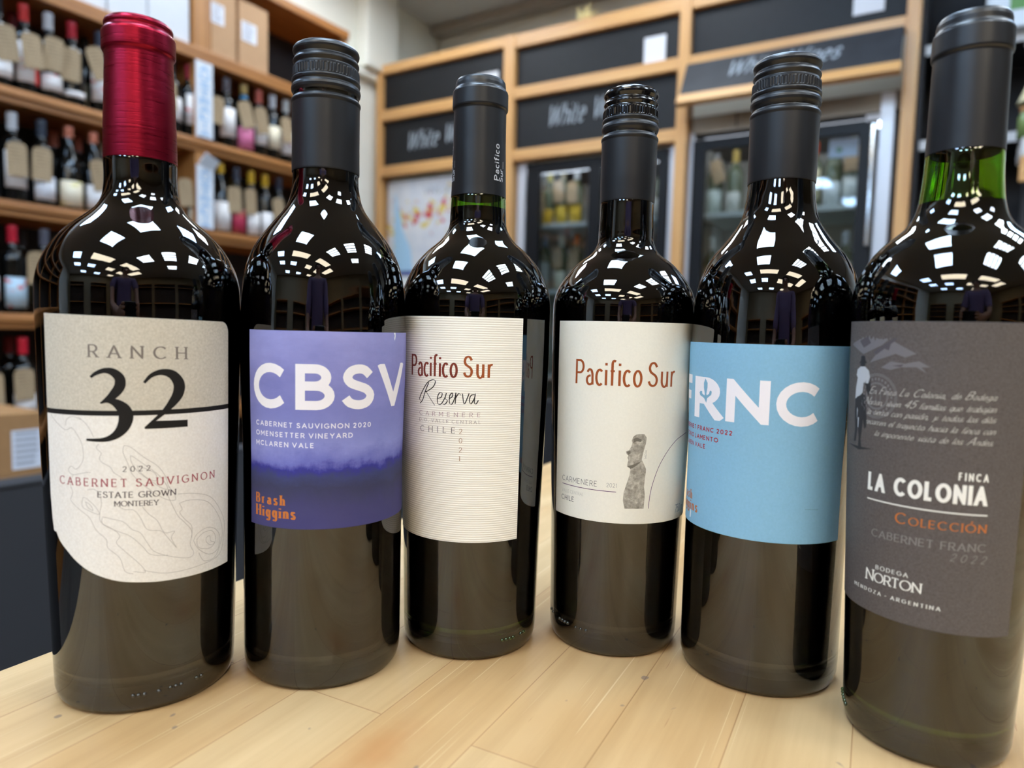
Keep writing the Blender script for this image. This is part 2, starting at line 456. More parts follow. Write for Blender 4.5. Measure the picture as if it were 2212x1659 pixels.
# ------------------------------------------------------------------ ceiling light panels
def emis(name, rgb, k):
    return mat(name, (230, 230, 230), 0.5, emit=(rgb, k))
cool = emis('panel_cool', (202, 229, 255), PANEL)
day = emis('panel_daylight', (180, 215, 255), PANEL)
white = emis('panel_white', (228, 242, 255), PANEL)
bright = emis('panel_bright', (232, 244, 255), PANEL * .60)
warm = emis('panel_warm', (255, 240, 212), PANEL * .46)
frame_m = mat('panel_frame', (235, 235, 232), 0.5)
louver_m = mat('panel_louver', (225, 226, 228), 0.4)
def ceiling_light(x, y, w, d, m, label, group, louver=False):
    t = thing('ceiling_light', label, 'ceiling light', (x, y, ZC), 0, group)
    bm = bmesh.new()
    for a, b, c, e in ((-w/2, w/2, -d/2, -d/2 + .02), (-w/2, w/2, d/2 - .02, d/2), (-w/2, -w/2 + .02, -d/2, d/2), (w/2 - .02, w/2, -d/2, d/2)):
        bx(bm, a, b, c, e, -.03, 0)
    obj('frame', bm, frame_m, t)
    obj('diffuser', box(-w/2 + .02, w/2 - .02, -d/2 + .02, d/2 - .02, -.022, -.002), m, t)
    if louver:
        bm = bmesh.new()
        for k in range(1, 4): bx(bm, -w/2 + w * k / 4 - .012, -w/2 + w * k / 4 + .012, -d/2 + .02, d/2 - .02, -.045, -.0225)
        obj('louver', bm, louver_m, t)
G1 = 'square ceiling panels mirrored in the bottle shoulders'
for x, y in ((-.45, .34), (-.45, -.75)): ceiling_light(x, y, .64, .62, cool, 'cool white square ceiling light mirrored in the bottle shoulders', G1)
for x, y in ((1.2, -.55), (1.18, .5), (1.15, 1.68), (2.35, .5)): ceiling_light(x, y, .6, .6, white, 'white louvred square ceiling light mirrored on the right of the bottle shoulders', 'louvred square ceiling panels', True)
for x, y in ((-1.6, -1.95), (-1.55, -3.15), (-.4, -3.15), (-2.38, .12), (-.4, 1.62), (1.2, 2.75), (-1.0, -4.6), (.4, -4.6)): ceiling_light(x, y, .6, .6, day, 'bluish square ceiling light mirrored small in the bottle shoulders', 'bluish square ceiling panels')  # rearmost pair is added, unseen fill lighting the labels from the front
for x, y in ((-2.38, 1.35), (-1.1, 2.45), (-2.25, 2.42)): ceiling_light(x, y, .6, .6, bright, 'bright square ceiling light over the wall shelves mirrored at the bottle edges', 'square panels near the shelves')
for x, y, w, d in ((-.1, -1.88, 1.2, .6), (1.72, -1.85, 1.2, .6), (1.05, -3.15, .6, .6), (2.9, -2.5, .6, 1.2), (2.1, -3.3, .6, .6), (1.8, -4.6, .6, .6)): ceiling_light(x, y, w, d, warm, 'warm yellowish ceiling light mirrored low in the bottle shoulders', 'warm ceiling panels')  # last panel is added far back for frontal light on the labels

# ------------------------------------------------------------------ butcher block table
def table_mat():
    m = mat('maple_block', (214, 172, 118), 0.42, spec=0.4); t = NT(m)
    v = t.coord('Object', rot=(0, 0, PI / 2))
    br = t.n('ShaderNodeTexBrick'); br.offset = .37; br.squash = 1.0
    for k, val in (('Scale', 1), ('Mortar Size', .00028), ('Mortar Smooth', .2), ('Bias', 0), ('Brick Width', .95), ('Row Height', .044)): br.inputs[k].default_value = val
    br.inputs['Color1'].default_value = (*lin((203, 173, 129)), 1); br.inputs['Color2'].default_value = (*lin((196, 160, 113)), 1)
    br.inputs['Mortar'].default_value = (*lin((166, 128, 86)), 1)
    t.l(v, br.inputs['Vector'])
    g1 = t.noise(t.coord('Object', (70, 3.2, 40)), 1, 6, .6)
    c = t.mix(1.0, br.outputs['Color'], t.ramp(g1, [(.3, (.84, .8, .74)), (.6, (1.04, 1.04, 1.04))]), 'MULTIPLY')
    g2 = t.noise(t.coord('Object', (9, 5, 5)), 1, 3)
    c = t.mix(1.0, c, t.ramp(g2, [(.32, (.92, .82, .70)), (.66, (1.03, 1.03, 1.03))]), 'MULTIPLY')
    fl = t.noise(t.coord('Object', (420, 26, 26)), 1, 2)
    c = t.mix(t.ramp(fl, [(.70, (0, 0, 0)), (.76, (.55, .55, .55))]), c, lin((150, 96, 52)))
    # knife scratches: thin pale lines in two directions
    for ang, s1, s2, lo in ((.5, 900, 5, .725), (-.35, 700, 4, .735), (1.9, 800, 6, .74)):
        sn = t.noise(t.coord('Object', (s1, s2, 10), (0, 0, ang)), 1, 1)
        c = t.mix(t.ramp(sn, [(lo, (0, 0, 0)), (lo + .02, (.35, .35, .35))]), c, lin((238, 212, 168)))
    # reddish knots and a few dark specks
    for (kx, ky), rad in ((( .063, .075), .022), ((.19, -.02), .016), ((-.03, .21), .02)):
        d = t.n('ShaderNodeVectorMath', operation='DISTANCE')
        sca = t.n('ShaderNodeVectorMath', operation='MULTIPLY'); sca.inputs[1].default_value = (1, .5, 0)
        tc = t.n('ShaderNodeTexCoord'); t.l(tc.outputs['Object'], sca.inputs[0])
        t.l(sca.outputs[0], d.inputs[0]); d.inputs[1].default_value = (kx, ky * .5, 0)
        dd = t.math('MULTIPLY_ADD', t.noise(t.coord('Object'), 70, 3), rad * .9, d.outputs['Value'])
        c = t.mix(t.ramp(dd, [(rad * .4, (.5, .5, .5)), (rad * 1.35, (0, 0, 0))]), c, lin((176, 112, 62)))
    sp = t.noise(t.coord('Object', (190, 110, 70)), 1, 0)
    c = t.mix(t.ramp(sp, [(.845, (0, 0, 0)), (.87, (.6, .6, .6))]), c, lin((96, 84, 84)))
    t.base(c)
    t.bump(t.math('ADD', br.outputs['Fac'], t.math('MULTIPLY', g1, -.15)), .25, -.0004)
    t.l(t.ramp(g2, [(.3, (.36,) * 3), (.7, (.5,) * 3)]), t.b.inputs['Roughness'])
    return m
TZ = .92
tab = thing('butcher_block_table', 'pale maple butcher block table the six big bottles stand on', 'table', (-.3660, .2000, 0), math.radians(4.0))
table_m = table_mat()
obj('table_top', box(0, .98, -.40, 1.25, TZ - .045, TZ, .003), table_m, tab)
bm = bmesh.new()
for a in ((.05, .93, -.36, -.33), (.05, .93, 1.17, 1.2), (.05, .08, -.33, 1.17), (.9, .93, -.33, 1.17)): bx(bm, *a, TZ - .14, TZ - .046)
obj('apron', bm, table_m, tab)
for x in (.05, .87):
    for y in (-.325, 1.105): obj('leg', box(x + .032 * (1 if x < .5 else -1), x + .06 + .032 * (1 if x < .5 else -1), y, y + .06, 0, TZ - .047, .004), table_m, tab)

# ------------------------------------------------------------------ the six bottles
dark_glass = glassmat('dark_glass', (.34, .34, .29))
green_glass = glassmat('green_glass', (.30, .57, .05))
wine_m = mat('red_wine', (6, 4, 5), 0.4, spec=0.0)
black_matt = mat('capsule_black_satin', (27, 28, 31), 0.36, spec=0.5)
black_gloss = mat('screw_cap_black_gloss', (13, 13, 15), 0.14, spec=0.6)
red_foil = mat('capsule_red_foil', (142, 20, 44), 0.32, metal=0.9)
nt = NT(red_foil); f = nt.noise(nt.coord('Object', (60, 60, 1400)), 1, 3)
nt.bump(f, .12, .0006); nt.l(nt.ramp(f, [(.3, (.25,) * 3), (.7, (.40,) * 3)]), nt.b.inputs['Roughness'])
def ink(name, rgb, rough=.6): return mat('ink_' + name, rgb, rough, spec=.3)
def crisp(prof, d=.14):
    out = [prof[0]]
    for a, b in zip(prof, prof[1:]):
        L = math.hypot(b[0] - a[0], b[1] - a[1])
        if L > d * 2.6:
            for t in (d / L, 1 - d / L): out.append((a[0] + (b[0] - a[0]) * t, a[1] + (b[1] - a[1]) * t))
        out.append(b)
    return out
def lat(name, prof, m, par, seg=96, ripple=None): return obj(name, lathe([(r / 1000, z / 1000) for r, z in prof], seg, None, ripple), m, par, smooth=True)

class Bottle:
    def __init__(b, label, xy, prof, cap, zcb, t, fill, glass, dots=()):
        x, y = xy
        b.root = thing('wine_bottle', label, 'wine bottle', (x, y, TZ), math.atan2(-y, -x) + PI / 2, 'wine bottles lined up on the table')
        R = hermite(prof, 1); b.R = R
        C = hermite([(z, r) for r, z in cap if r > 5], 1)
        ztop = cap[-1][1]
        def outer(z): return R(z) if z <= zcb + .2 else min(R(min(z, prof[-1][0])), C(z) - .45)
        r0 = R(12)
        zs = [12 + k * 1.5 for k in range(int((ztop - 15) / 1.5))]
        P = [(0, 7), (r0 * .5, 5.5), (r0 - 9, 1.2), (r0 - 6, .1), (r0 - 4, .0), (r0 - 2.2, .7), (r0 - .9, 2.6), (r0 - .2, 6)] + [(outer(z), z) for z in zs] + [(0, zs[-1] + .1)]
        inn = [(0, 13), (r0 * .5, 11.5), (r0 - t - 6, 8), (r0 - t - 2.5, 8.5), (r0 - t - .8, 11)] + [(max(5, outer(z) - t), z) for z in zs[2:-2]] + [(0, zs[-3] + .1)]
        bm = lathe([(r / 1000, z / 1000) for r, z in P], 128)
        n = len(bm.faces)
        lathe([(r / 1000, z / 1000) for r, z in inn], 128, bm)
        bm.faces.ensure_lookup_table()
        fs = bm.faces[:]
        bmesh.ops.recalc_face_normals(bm, faces=fs)
        for q in fs[n:]:                                     # inner wall faces the hollow
            c = q.calc_center_median(); rad = Vector((c.x, c.y, 0))
            if (q.normal.dot(rad) > 0 if abs(q.normal.z) < .9 else (q.normal.z > 0) == (c.z > .1)): q.normal_flip()
        b.glass = obj('glass', bm, glass, b.root, smooth=True)
        zf = [z for z in zs[3:] if z < fill] + [fill]
        wp = [(0, 12.9), (r0 * .5, 11.4), (r0 - t - 6, 7.9), (r0 - t - 2.4, 8.4), (r0 - t - .75, 11.0)] + [(max(5.1, outer(z) - t + .04), z) for z in zf] + [(0, fill + .05)]
        lat('wine', wp, wine_m, b.root, 128)
        b.wrap = Wrap(lambda z: R(z))
        b.label = None
        if dots:
            bm = bmesh.new()
            for s, z in dots:
                M = Matrix.Translation(b.wrap.p(s, z, -.1))
                bmesh.ops.create_uvsphere(bm, u_segments=10, v_segments=6, radius=.0009, matrix=M)
            obj('embossed_dots', bm, glass, b.glass, smooth=True)
    def paper(b, s0, s1, zt, zb, m, **k):
        zt_ = zt if callable(zt) else (lambda s: zt); zb_ = zb if callable(zb) else (lambda s: zb)
        b.label = obj('label', label_mesh(b.wrap, s0, s1, zt_, zb_, **k), m, b.root, smooth=True)
        n_ = 2 * k.get('nx', 64) * k.get('nz', 16)
        b.label.data.polygons.foreach_set('use_smooth', [i < n_ for i in range(len(b.label.data.polygons))])
    def ink(b, polys, m, name='lettering', off=.19, par=None):
        return obj(name, poly_mesh(polys, b.wrap, off), m, par or b.label)
    def text(b, txt, s0, s1, z0, h, st, m, z1=None, off=.19):
        st = dict(st); nonsp = sum(1 for c in txt if c != ' ')
        if nonsp > 1 and st.get('fit', True):
            w, _ = layout(txt, st)
            st['track'] = min(.9, max(.03, st.get('track', .14) + ((s1 - s0) / h - w) / (nonsp - 1)))
        return b.ink(text_polys(txt, s0, s1, z0, h, st, z1), m, off=off)
    def line(b, s0, z0, s1, z1, w, m, name='rule'):
        return b.ink(ribbon(resamp([(s0, z0), (s1, z1)], 1.5), lambda d: w), m, name)
    def strokes(b, lines, w, m, name, off=.19, smooth=True):
        ps = []
        for l in lines: ps += ribbon(cat(l, 4) if smooth else l, (lambda d: w) if not callable(w) else w)
        return b.ink(ps, m, name, off)
def knurl(n, amp, z0, z1):
    return lambda a, z: amp * max(0, min(1, (z - z0) * 4000, (z1 - z) * 4000)) * (1 if math.sin(a * n) > 0 else -1)
SC = [(15.35, 263.6), (15.72, 264.6), (15.72, 265.3), (15.3, 266.0), (14.75, 266.7), (14.6, 267.4), (14.95, 268.3), (15.5, 269.3), (15.7, 270.4), (15.5, 271.5), (14.95, 272.4), (14.95, 272.9), (15.35, 273.3), (15.5, 274.1), (15.35, 274.8), (15.0, 275.1)]
ST = [(14.9, 279.7), (14.3, 280.5), (14.1, 281.0), (14.5, 281.7), (14.9, 282.4), (14.9, 283.0), (14.5, 283.8), (13.95, 284.6), (13.9, 285.1), (14.4, 285.9), (14.9, 286.7), (15.05, 287.5), (14.85, 288.4), (14.2, 289.3), (13.1, 290.0), (11.9, 290.4), (0, 290.3)]
def screw_cap(b, zcb, rb, kz, dz, kr, m_top):
    g = lambda L: [(r * kr, 265.9 + (z - 265.9) * kz + dz) for r, z in L]
    s = obj('capsule_sleeve', lathe([(r / 1000, z / 1000) for r, z in crisp([(rb - .5, zcb + .3), (rb - .1, zcb), (rb, zcb + .6), (15.3 * kr, zcb + 12)] + g(SC) + g([(14.2, 275.1)]))], 128), black_matt, b.root, smooth=True)
    c = obj('screw_cap', lathe([(r / 1000, z / 1000) for r, z in crisp(g([(14.0, 279.4)]) + g(ST))], 128), m_top, b.root, smooth=True)
    z0, z1 = g([(0, 275.2)])[0][1], g([(0, 279.6)])[0][1]
    prof = [(15.02 * kr - .6, z0)] + [(15.05 * kr, z0 + (z1 - z0) * q) for q in (0, .08, .14, .5, .86, .92, 1)] + [(15.05 * kr - .6, z1)]
    obj('knurled_band', lathe([(r / 1000, z / 1000) for r, z in prof], 240, None, knurl(60, .00012, (z0 + .3) / 1000, (z1 - .3) / 1000)), m_top, c)
    rr = g([(15.46, 274.1)])[0]; w = Wrap(lambda z: rr[0]); ps = []
    for k in range(9):
        a0 = -40 + k * 10.2
        ps += ribbon([(a0 + q * 1.0, rr[1] + (.25 if q in (4,) else 0)) for q in range(9)], lambda d: .38)
    obj('perforation', poly_mesh(ps, w, .03), mat('slit_dark', (10, 10, 11), .3), s)
def outl(L): return [L]

# --- first: red foil capsule, cream and grey label
CAP1 = [(14.45, 231), (14.3, 243), (13.55, 264), (13.3, 274.6), (13.4, 275.6), (14.0, 276.2), (14.3, 276.9), (14.35, 278), (14.35, 283.2), (14.2, 284.0), (13.5, 284.9), (13.1, 285.4), (13.05, 286.2), (13.4, 286.8), (13.4, 287.6), (13.0, 288.6), (12.2, 289.3), (11.0, 289.5), (0, 289.3)]
b1 = Bottle('dark wine bottle with shiny red foil capsule and cream and grey label reading 32', (-.3017, .1779),
    [(0, 36.4), (40, 37.5), (160, 40.1), (171, 40.2), (179.9, 39.7), (185.1, 38.4), (190.4, 36), (196.4, 32.2), (202, 27.2), (206, 22.6), (210.5, 17.8), (214.8, 15.4), (219.3, 14.6), (231, 14.3)],
    CAP1, 231, 2.3, 236, dark_glass, [(-6 + k * 2.1, 8.5) for k in range(3)] + [(3.5, 8.6)] + [(8 + k * 2.1, 8.8) for k in range(3)] + [(19, 9), (21.2, 9)])
lat('capsule', crisp([(13.9, 231.2)] + CAP1), red_foil, b1.root, 128)
def lab1():
    m = mat('label_ranch', (230, 228, 220), .7, spec=.3); t = NT(m)
    sep = t.n('ShaderNodeSeparateXYZ'); t.l(t.coord('Object'), sep.inputs[0])
    mo = t.noise(t.coord('Object'), 1100, 3)
    up_ = t.ramp(mo, [(.3, lin((190, 184, 169))), (.7, lin((210, 204, 190)))]); lo_ = t.ramp(mo, [(.3, lin((228, 225, 219))), (.7, lin((240, 238, 233)))])
    t.base(t.mix(t.math('GREATER_THAN', sep.outputs['Z'], .1258), lo_, up_)); t.bump(mo, .1, .0003)
    return m
zb1 = hermite([(-41.6, 92), (-40.9, 83), (-38, 76.2), (-31.6, 69.3), (-22.9, 62.7), (-13.6, 58.7), (0.2, 56.3), (15, 55.5), (37.8, 55.3)], 1)
def zt1(s):
    z = 164.6 - 1.8 * (s + 41.6) / 79.4
    d = s - 33.4
    return z if d < 0 else z - (4.4 - math.sqrt(max(0, 4.4 ** 2 - d * d)))
b1.paper(-41.6, 37.8, zt1, zb1, lab1(), nx=96, nz=24)
blk = ink('black', (22, 20, 20)); grey = ink('warm_grey', (122, 114, 108)); crim = ink('crimson', (150, 34, 56)); plum = ink('plum', (52, 38, 46))
b1.text('RANCH', -20, 15.9, 147.9, 5.05, dict(SERIF, track=.7, w=.165), grey, 147.2)
b1.ink([[(-41.5 + k * 2, 125.0), (-39.5 + k * 2, 125.0), (-39.5 + k * 2, 127.0), (-41.5 + k * 2, 127.0)] for k in range(39)] + [[(36.5, 125.0), (37.75, 125.0), (37.75, 127.0), (36.5, 127.0)]], blk, 'rule')
W3 = (1.0, 1.5, 2.0, 3.0, 3.7, 3.9, 3.3, 2.2, .6)
three = [(-19.2,140.1),(-17.0,141.7),(-13.9,142.8),(-10.9,142.2),(-8.6,139.8),(-8.7,136.5),(-10.9,133.3),(-13.0,131.5),(-15.5,130.0)]
three2 = [(-15.7,130.0),(-13.0,130.9),(-10.1,130.1),(-7.5,127.7),(-6.6,124.5),(-7.7,120.5),(-10.4,117.3),(-14.7,115.5),(-21.4,115.4)]
WL = (.6, 1.6, 3.2, 4.8, 5.2, 4.4, 3.0, 1.7, .9)
two = [(-0.1,138.0),(2.5,140.9),(6.3,142.2),(10.2,141.0),(12.6,137.4),(12.3,133.6),(10.2,130.0),(6.8,126.1),(3.1,122.7),(0.0,119.9)]
W2 = (1.0, 1.6, 2.4, 3.6, 4.4, 4.3, 3.4, 1.9, 1.2, .8)
ps = []
for L, Wd in ((three, W3), (three2, WL), (two, W2)): ps += ribbon(cat([(a, z, w) for (a, z), w in zip(L, Wd)], 5), None)
ps += [[(4.0, 122.6), (15.9, 122.3), (15.9, 119.4), (0.0, 119.5), (-.3, 119.9)]]
b1.ink(ps, blk, 'numerals', .2)
b1.text('2022', -8.2, 1.7, 102.5, 2.25, SERIF, plum)
b1.text('CABERNET SAUVIGNON', -34.6, 28.5, 97.0, 3.3, dict(SERIF, xs=.9), crim, 95.7)
b1.text('ESTATE GROWN', -17.6, 11, 92.3, 2.5, dict(SERIF, w=.16), plum, 91.4)
b1.text('MONTEREY', -11.4, 4.5, 88.7, 2.2, dict(SERIF, w=.16), plum, 88.1)
maplines = [
[(-38.8,124.6),(-36.3,122.2),(-30.8,118.9),(-27.5,119.8),(-24.6,116.2),(-23.0,112.3),(-23.1,106.9),(-26.0,103.4),(-28.3,104.5),(-29.8,102.8),(-27.6,101.1),(-21.7,102.3),(-20.0,102.2)],
[(-30.7,120.6),(-29.7,123.3),(-26.8,124.4),(-23.6,123.3),(-24.6,124.4),(-20.9,121.1),(-18.5,116.5)],
[(-16.6,113.8),(-17.6,112.2),(-15.8,110.2),(-16.5,108.2),(-15.6,106.5),(-12.5,104.5),(-11.4,102.4),(-8.4,100.0),(-7.6,96.9)],
[(-7.5,113.1),(-7.9,110.5),(-6.2,105.7),(-4.8,101.5),(-1.3,97.2),(2.8,93.4),(7.1,90.1),(10.6,89.3),(10.3,91.8),(8.1,95.6),(6.9,99.9),(4.1,104.3),(-0.6,108.1),(-5.2,112.4),(-7.5,113.1)],
[(-5.3,109.0),(-5.0,106.3),(-2.5,102.1),(1.7,98.3),(5.3,95.2),(7.8,94.2),(6.8,97.1),(4.1,100.9),(-0.0,104.7),(-4.1,108.3),(-5.3,109.0)],
[(-3.0,104.8),(-2.4,102.8),(0.5,99.5),(3.5,98.2),(3.5,100.9),(0.5,103.2),(-3.0,104.8)],
[(-27.6,101.1),(-29.1,97.4),(-28.0,93.8),(-29.0,90.6),(-25.2,87.2),(-21.0,84.0),(-18.4,79.0),(-14.6,75.2),(-14.1,71.8),(-9.8,67.5),(-8.0,61.8),(-5.0,60.5)],
[(-23.5,92.1),(-23.9,88.6),(-20.9,86.7),(-17.0,85.5),(-18.8,88.9),(-22.1,91.8),(-23.5,92.1)], [(-22.5,90.4),(-21.5,88.1),(-19.5,87.1),(-20.4,89.1),(-22.5,90.4)],
[(-21.6,95.2),(-19.2,95.6),(-17.2,94.3),(-16.1,90.3),(-16.9,85.5),(-16.3,82.1),(-12.0,79.3),(-9.6,76.5),(-10.9,73.7),(-7.9,70.1),(-3.1,64.8),(-0.7,60.7),(-5.0,61.5)],
[(-15.9,84.5),(-11.9,83.4),(-8.2,82.2),(-5.2,78.9),(-2.3,77.3),(0.1,72.9),(2.5,69.0),(8.2,65.9),(15.7,63.6),(18.0,65.2),(16.5,69.2),(17.2,74.8),(13.6,79.9),(11.6,82.4),(9.0,88.4),(7.7,92.1)],
[(-16.0,84.1),(-15.7,81.4),(-10.7,78.6),(-5.9,76.2),(-1.7,71.7),(1.3,67.8),(7.6,66.4)],
[(-11.7,90.2),(-8.1,87.4),(-4.5,86.8),(-2.2,83.5),(0.2,78.4),(5.1,77.1),(7.6,73.9),(10.9,69.0),(8.9,73.6),(10.2,76.2),(6.4,76.2),(3.9,81.5),(0.9,84.6),(-1.5,88.0)],
[(12.2,87.6),(16.5,88.3),(23.5,86.6),(28.0,82.6),(32.3,75.6),(33.6,69.2),(31.4,63.8),(28.3,60.2),(22.8,60.3),(20.3,64.6)], [(12.2,87.6),(13.3,84.9),(12.3,83.7),(14.3,80.5),(17.2,77.0),(17.2,71.9)],
[(18.0,70.3),(19.5,72.9),(24.4,74.6),(29.1,72.7),(31.9,68.2),(30.3,63.3),(25.4,62.5),(20.3,66.1),(18.0,70.3)], [(19.5,70.7),(22.7,72.8),(27.2,72.4),(29.2,68.2),(26.3,65.2),(20.3,66.8),(19.5,70.7)],
[(24.0,70.3),(25.8,70.6),(26.3,68.2),(28.7,66.8),(26.3,66.4),(24.0,68.4),(24.0,70.3)], [(11.6,91.6),(17.9,90.9),(25.2,88.4),(30.0,83.6),(34.8,74.9),(34.3,67.5),(31.5,60.7),(22.0,59.0),(7.5,58.9),(-1.3,61.5)]]
b1.strokes(maplines, .16, ink('pale_contour', (166, 162, 158)), 'contour_map', .18)

# --- second: violet label
P2 = [(0, 37), (100, 37), (177, 37.1), (184, 36.4), (193, 34.1), (200.7, 30.2), (208.6, 24.3), (216.5, 18.2), (226.9, 15.2), (234, 14.9)]
b2 = Bottle('dark wine bottle with black screw cap and violet label in big white capitals', (-.2504, .2367), P2,
    [(15.3, 233), (15.3, 265)] + ST, 233, .9, 240, dark_glass)
screw_cap(b2, 233, 15.4, 1.0, 0, 1.0, black_matt)
def lab2():
    m = mat('label_violet', (128, 130, 192), .65, spec=.3); t = NT(m)
    sep = t.n('ShaderNodeSeparateXYZ'); t.l(t.coord('Object'), sep.inputs[0])
    n1 = t.noise(t.coord('Object', (1, 1, .5)), 160, 8, .75); n2 = t.noise(t.coord('Object', (1, 1, 2)), 45, 5, .65)
    z = t.math('ADD', t.math('MULTIPLY_ADD', n1, .009, sep.outputs['Z']), -.0045)
    z = t.math('ADD', t.math('MULTIPLY_ADD', n2, .012, z), -.006)
    f_ = t.math('MULTIPLY_ADD', z, 1 / .09, -.07 / .09)
    c = t.ramp(f_, [(0, lin((66, 64, 118))), (.15, lin((64, 63, 108))), (.235, lin((56, 58, 88))), (.30, lin((58, 64, 108))), (.335, lin((50, 50, 138))), (.37, lin((104, 108, 182))), (.46, lin((132, 138, 202))), (.62, lin((122, 126, 190))), (.8, lin((132, 134, 196))), (1, lin((146, 148, 206)))])
    t.base(t.mix(1.0, c, t.ramp(n2, [(.3, (.9, .9, .93)), (.7, (1.08, 1.07, 1.05))]), 'MULTIPLY'))
    t.bump(t.noise(t.coord('Object'), 1500, 2), .06, .0003)
    return m
b2.paper(-37.6, 74, 159.9, 73.9, lab2())
pale = ink('white', (238, 236, 242)); oran = ink('orange', (194, 114, 50))
for ch, a, c_ in (('C', -34.4, -16.4), ('B', -12.4, 4.0), ('S', 6.7, 22.3), ('V', 24.9, 44.9)):
    b2.text(ch, a, c_, 126.2, 19.7, dict(GBOLD, w=.2), pale)
b2.text('CABERNET SAUVIGNON 2020', -33, 20.7, 118.5, 2.2, GOTHAM, pale, 118.0)
b2.text('OMENSETTER VINEYARD', -33.1, 12, 114.1, 2.2, GOTHAM, pale, 113.8)
b2.text('MCLAREN VALE', -33.1, -4.5, 109.7, 2.2, GOTHAM, pale)
b2.text('Brash', -33.6, -17.1, 84.0, 4.4, DIDONE, oran)
b2.text('Higgins', -33.6, -12.2, 78.3, 4.8, DIDONE, oran)
b2.ink([[(34.8, 159.9), (36.2, 159.9), (36.3, 158.2), (35.9, 156.9), (35.5, 156.2), (35.2, 157.4), (35.5, 158.6)]], ink('torn_paper', (225, 230, 235)), 'torn_nick', .18)

# --- third: ribbed cream label
CAP3 = [(14.05, 229.3), (13.9, 233), (13.35, 256), (13.25, 271.6), (13.4, 272.3), (13.95, 272.9), (14.1, 273.6), (14.05, 280.8), (13.8, 281.6), (13.1, 282.4), (12.85, 283.0), (12.75, 284.6), (12.5, 286.2), (11.9, 287.2), (10.6, 287.4), (0, 287.2)]
P34 = lambda a, b, sh: [(0, a), (45, a + .8), (165, b), (173, b)] + sh
b3 = Bottle('dark wine bottle with black foil capsule and ribbed cream label with handwriting', (-.2061, .2989),
    P34(34.9, 38.5, [(181.5, 37.6), (188.2, 35.1), (195.5, 31), (201.7, 25.5), (207.5, 18.9), (213.5, 15.1), (221, 14.3), (229, 13.9)]),
    CAP3, 229.3, 1.3, 223.6, green_glass, [(17 + k * 2.2, 9.5) for k in range(4)] + [(29, 9.8), (31.5, 9.9)])
cap3 = lat('capsule', crisp([(13.6, 229.5)] + CAP3), black_matt, b3.root, 128)
def CW(z):
    for (ra, za), (rb, zb) in zip(CAP3, CAP3[1:]):
        if za <= z <= zb: return ra + (rb - ra) * (z - za) / (zb - za)
    return CAP3[0][0]
bm = bmesh.new()
foilw = Wrap(lambda z: CW(z))
st = dict(GOTHAM, w=.15, track=.12, space=.3)
capink = ink('silver', (196, 200, 206))
def vertical(txt, s, z0, z1, h):
    w, q = layout(txt, st); k = (z1 - z0) / w
    return [[(s - y * h, z0 + x * k) for x, y in p] for p in q]
for base in (10.9, -18.6, 40):
    obj('lettering', poly_mesh(vertical('Pacífico', base, 236.5, 254.5, 3.0) + vertical('Sur', base + 3.4, 236.2, 242.6, 3.0) + [[(base + 3.3, 243.0), (base + 3.6, 243.0), (base + 3.6, 246.5), (base + 3.3, 246.5)]], foilw, .05), capink, cap3)
def lab3():
    m = mat('label_ribbed', (236, 231, 218), .7, spec=.3); t = NT(m)
    w = t.n('ShaderNodeTexWave', wave_type='BANDS', bands_direction='Z'); w.inputs['Scale'].default_value = 290; w.inputs['Distortion'].default_value = .15
    w.inputs['Detail'].default_value = 1
    t.l(t.coord('Object'), w.inputs['Vector'])
    t.base(t.ramp(w.outputs['Fac'], [(0, lin((218, 213, 200))), (.35, lin((240, 236, 225))), (1, lin((246, 243, 233)))]))
    t.bump(w.outputs['Fac'], .25, .0003)
    return m
b3.paper(-74, 23.9, 168.1, 60.2, lab3())
cop = ink('copper', (152, 78, 38), .45); cop2 = ink('dark_copper', (118, 50, 34), .45)
PSUR = dict(w=.115, t=.08, nib=10, xs=.6, track=.1, space=.26)
b3.text('Pacifico', -35.5, -8.0, 139.6, 10.2, PSUR, cop2, 139.8); b3.text('Sur', -5.6, 8.8, 139.8, 10.2, PSUR, cop)
reserva = [[(-28.2,127.4),(-28.9,128.7),(-26.8,132.6),(-23.8,136.6),(-20.6,138.1),(-19.3,137.2),(-20.6,134.6),(-23.8,132.5),(-25.1,132.0)],
[(-23.1,136.6),(-25.3,132.0),(-26.8,128.1),(-28.5,126.3)], [(-24.7,132.2),(-21.9,128.8),(-19.5,125.9)],
[(-18.1,129.3),(-16.1,130.0),(-15.6,131.9),(-17.1,131.9),(-18.1,129.5),(-17.7,126.7),(-15.8,127.0),(-13.8,130.5)], [(-13.4,132.1),(-14.0,129.7),(-12.9,128.5),(-14.0,126.8),(-15.3,126.8)],
[(-11.9,129.5),(-10.4,130.7),(-10.4,132.3),(-11.7,131.0),(-11.8,127.6),(-10.5,127.1),(-9.2,130.0),(-8.7,132.4),(-9.0,127.2)], [(-8.8,130.0),(-7.4,132.1),(-6.3,131.4)],
[(-5.6,132.2),(-4.7,127.3),(-3.0,130.9),(-2.5,132.4)], [(0.1,131.9),(-1.6,131.4),(-2.3,129.1),(-1.5,127.4),(0.1,130.3),(0.4,132.1),(0.0,128.1),(0.9,127.5),(1.9,129.2)]]
b3.strokes(reserva, lambda d: .17 + .33 * abs(math.sin(math.atan2(d.y, d.x) + .5)), blk, 'handwriting')
FINE = dict(w=.1, t=.06, nib=5, serif=.4, track=.4, space=.5)
b3.text('CARMENERE', -28.9, 3.0, 120.7, 2.1, FINE, ink('mauve', (138, 104, 116)), 121.2)
b3.text('D.O. VALLE CENTRAL', -28.9, 3.1, 117.7, 1.6, FINE, ink('brown_grey', (104, 88, 86)), 118.0)
b3.text('CHILE', -28.2, -8.8, 112.8, 2.8, FINE, ink('slate', (58, 54, 58)), 113.1)
ps = []
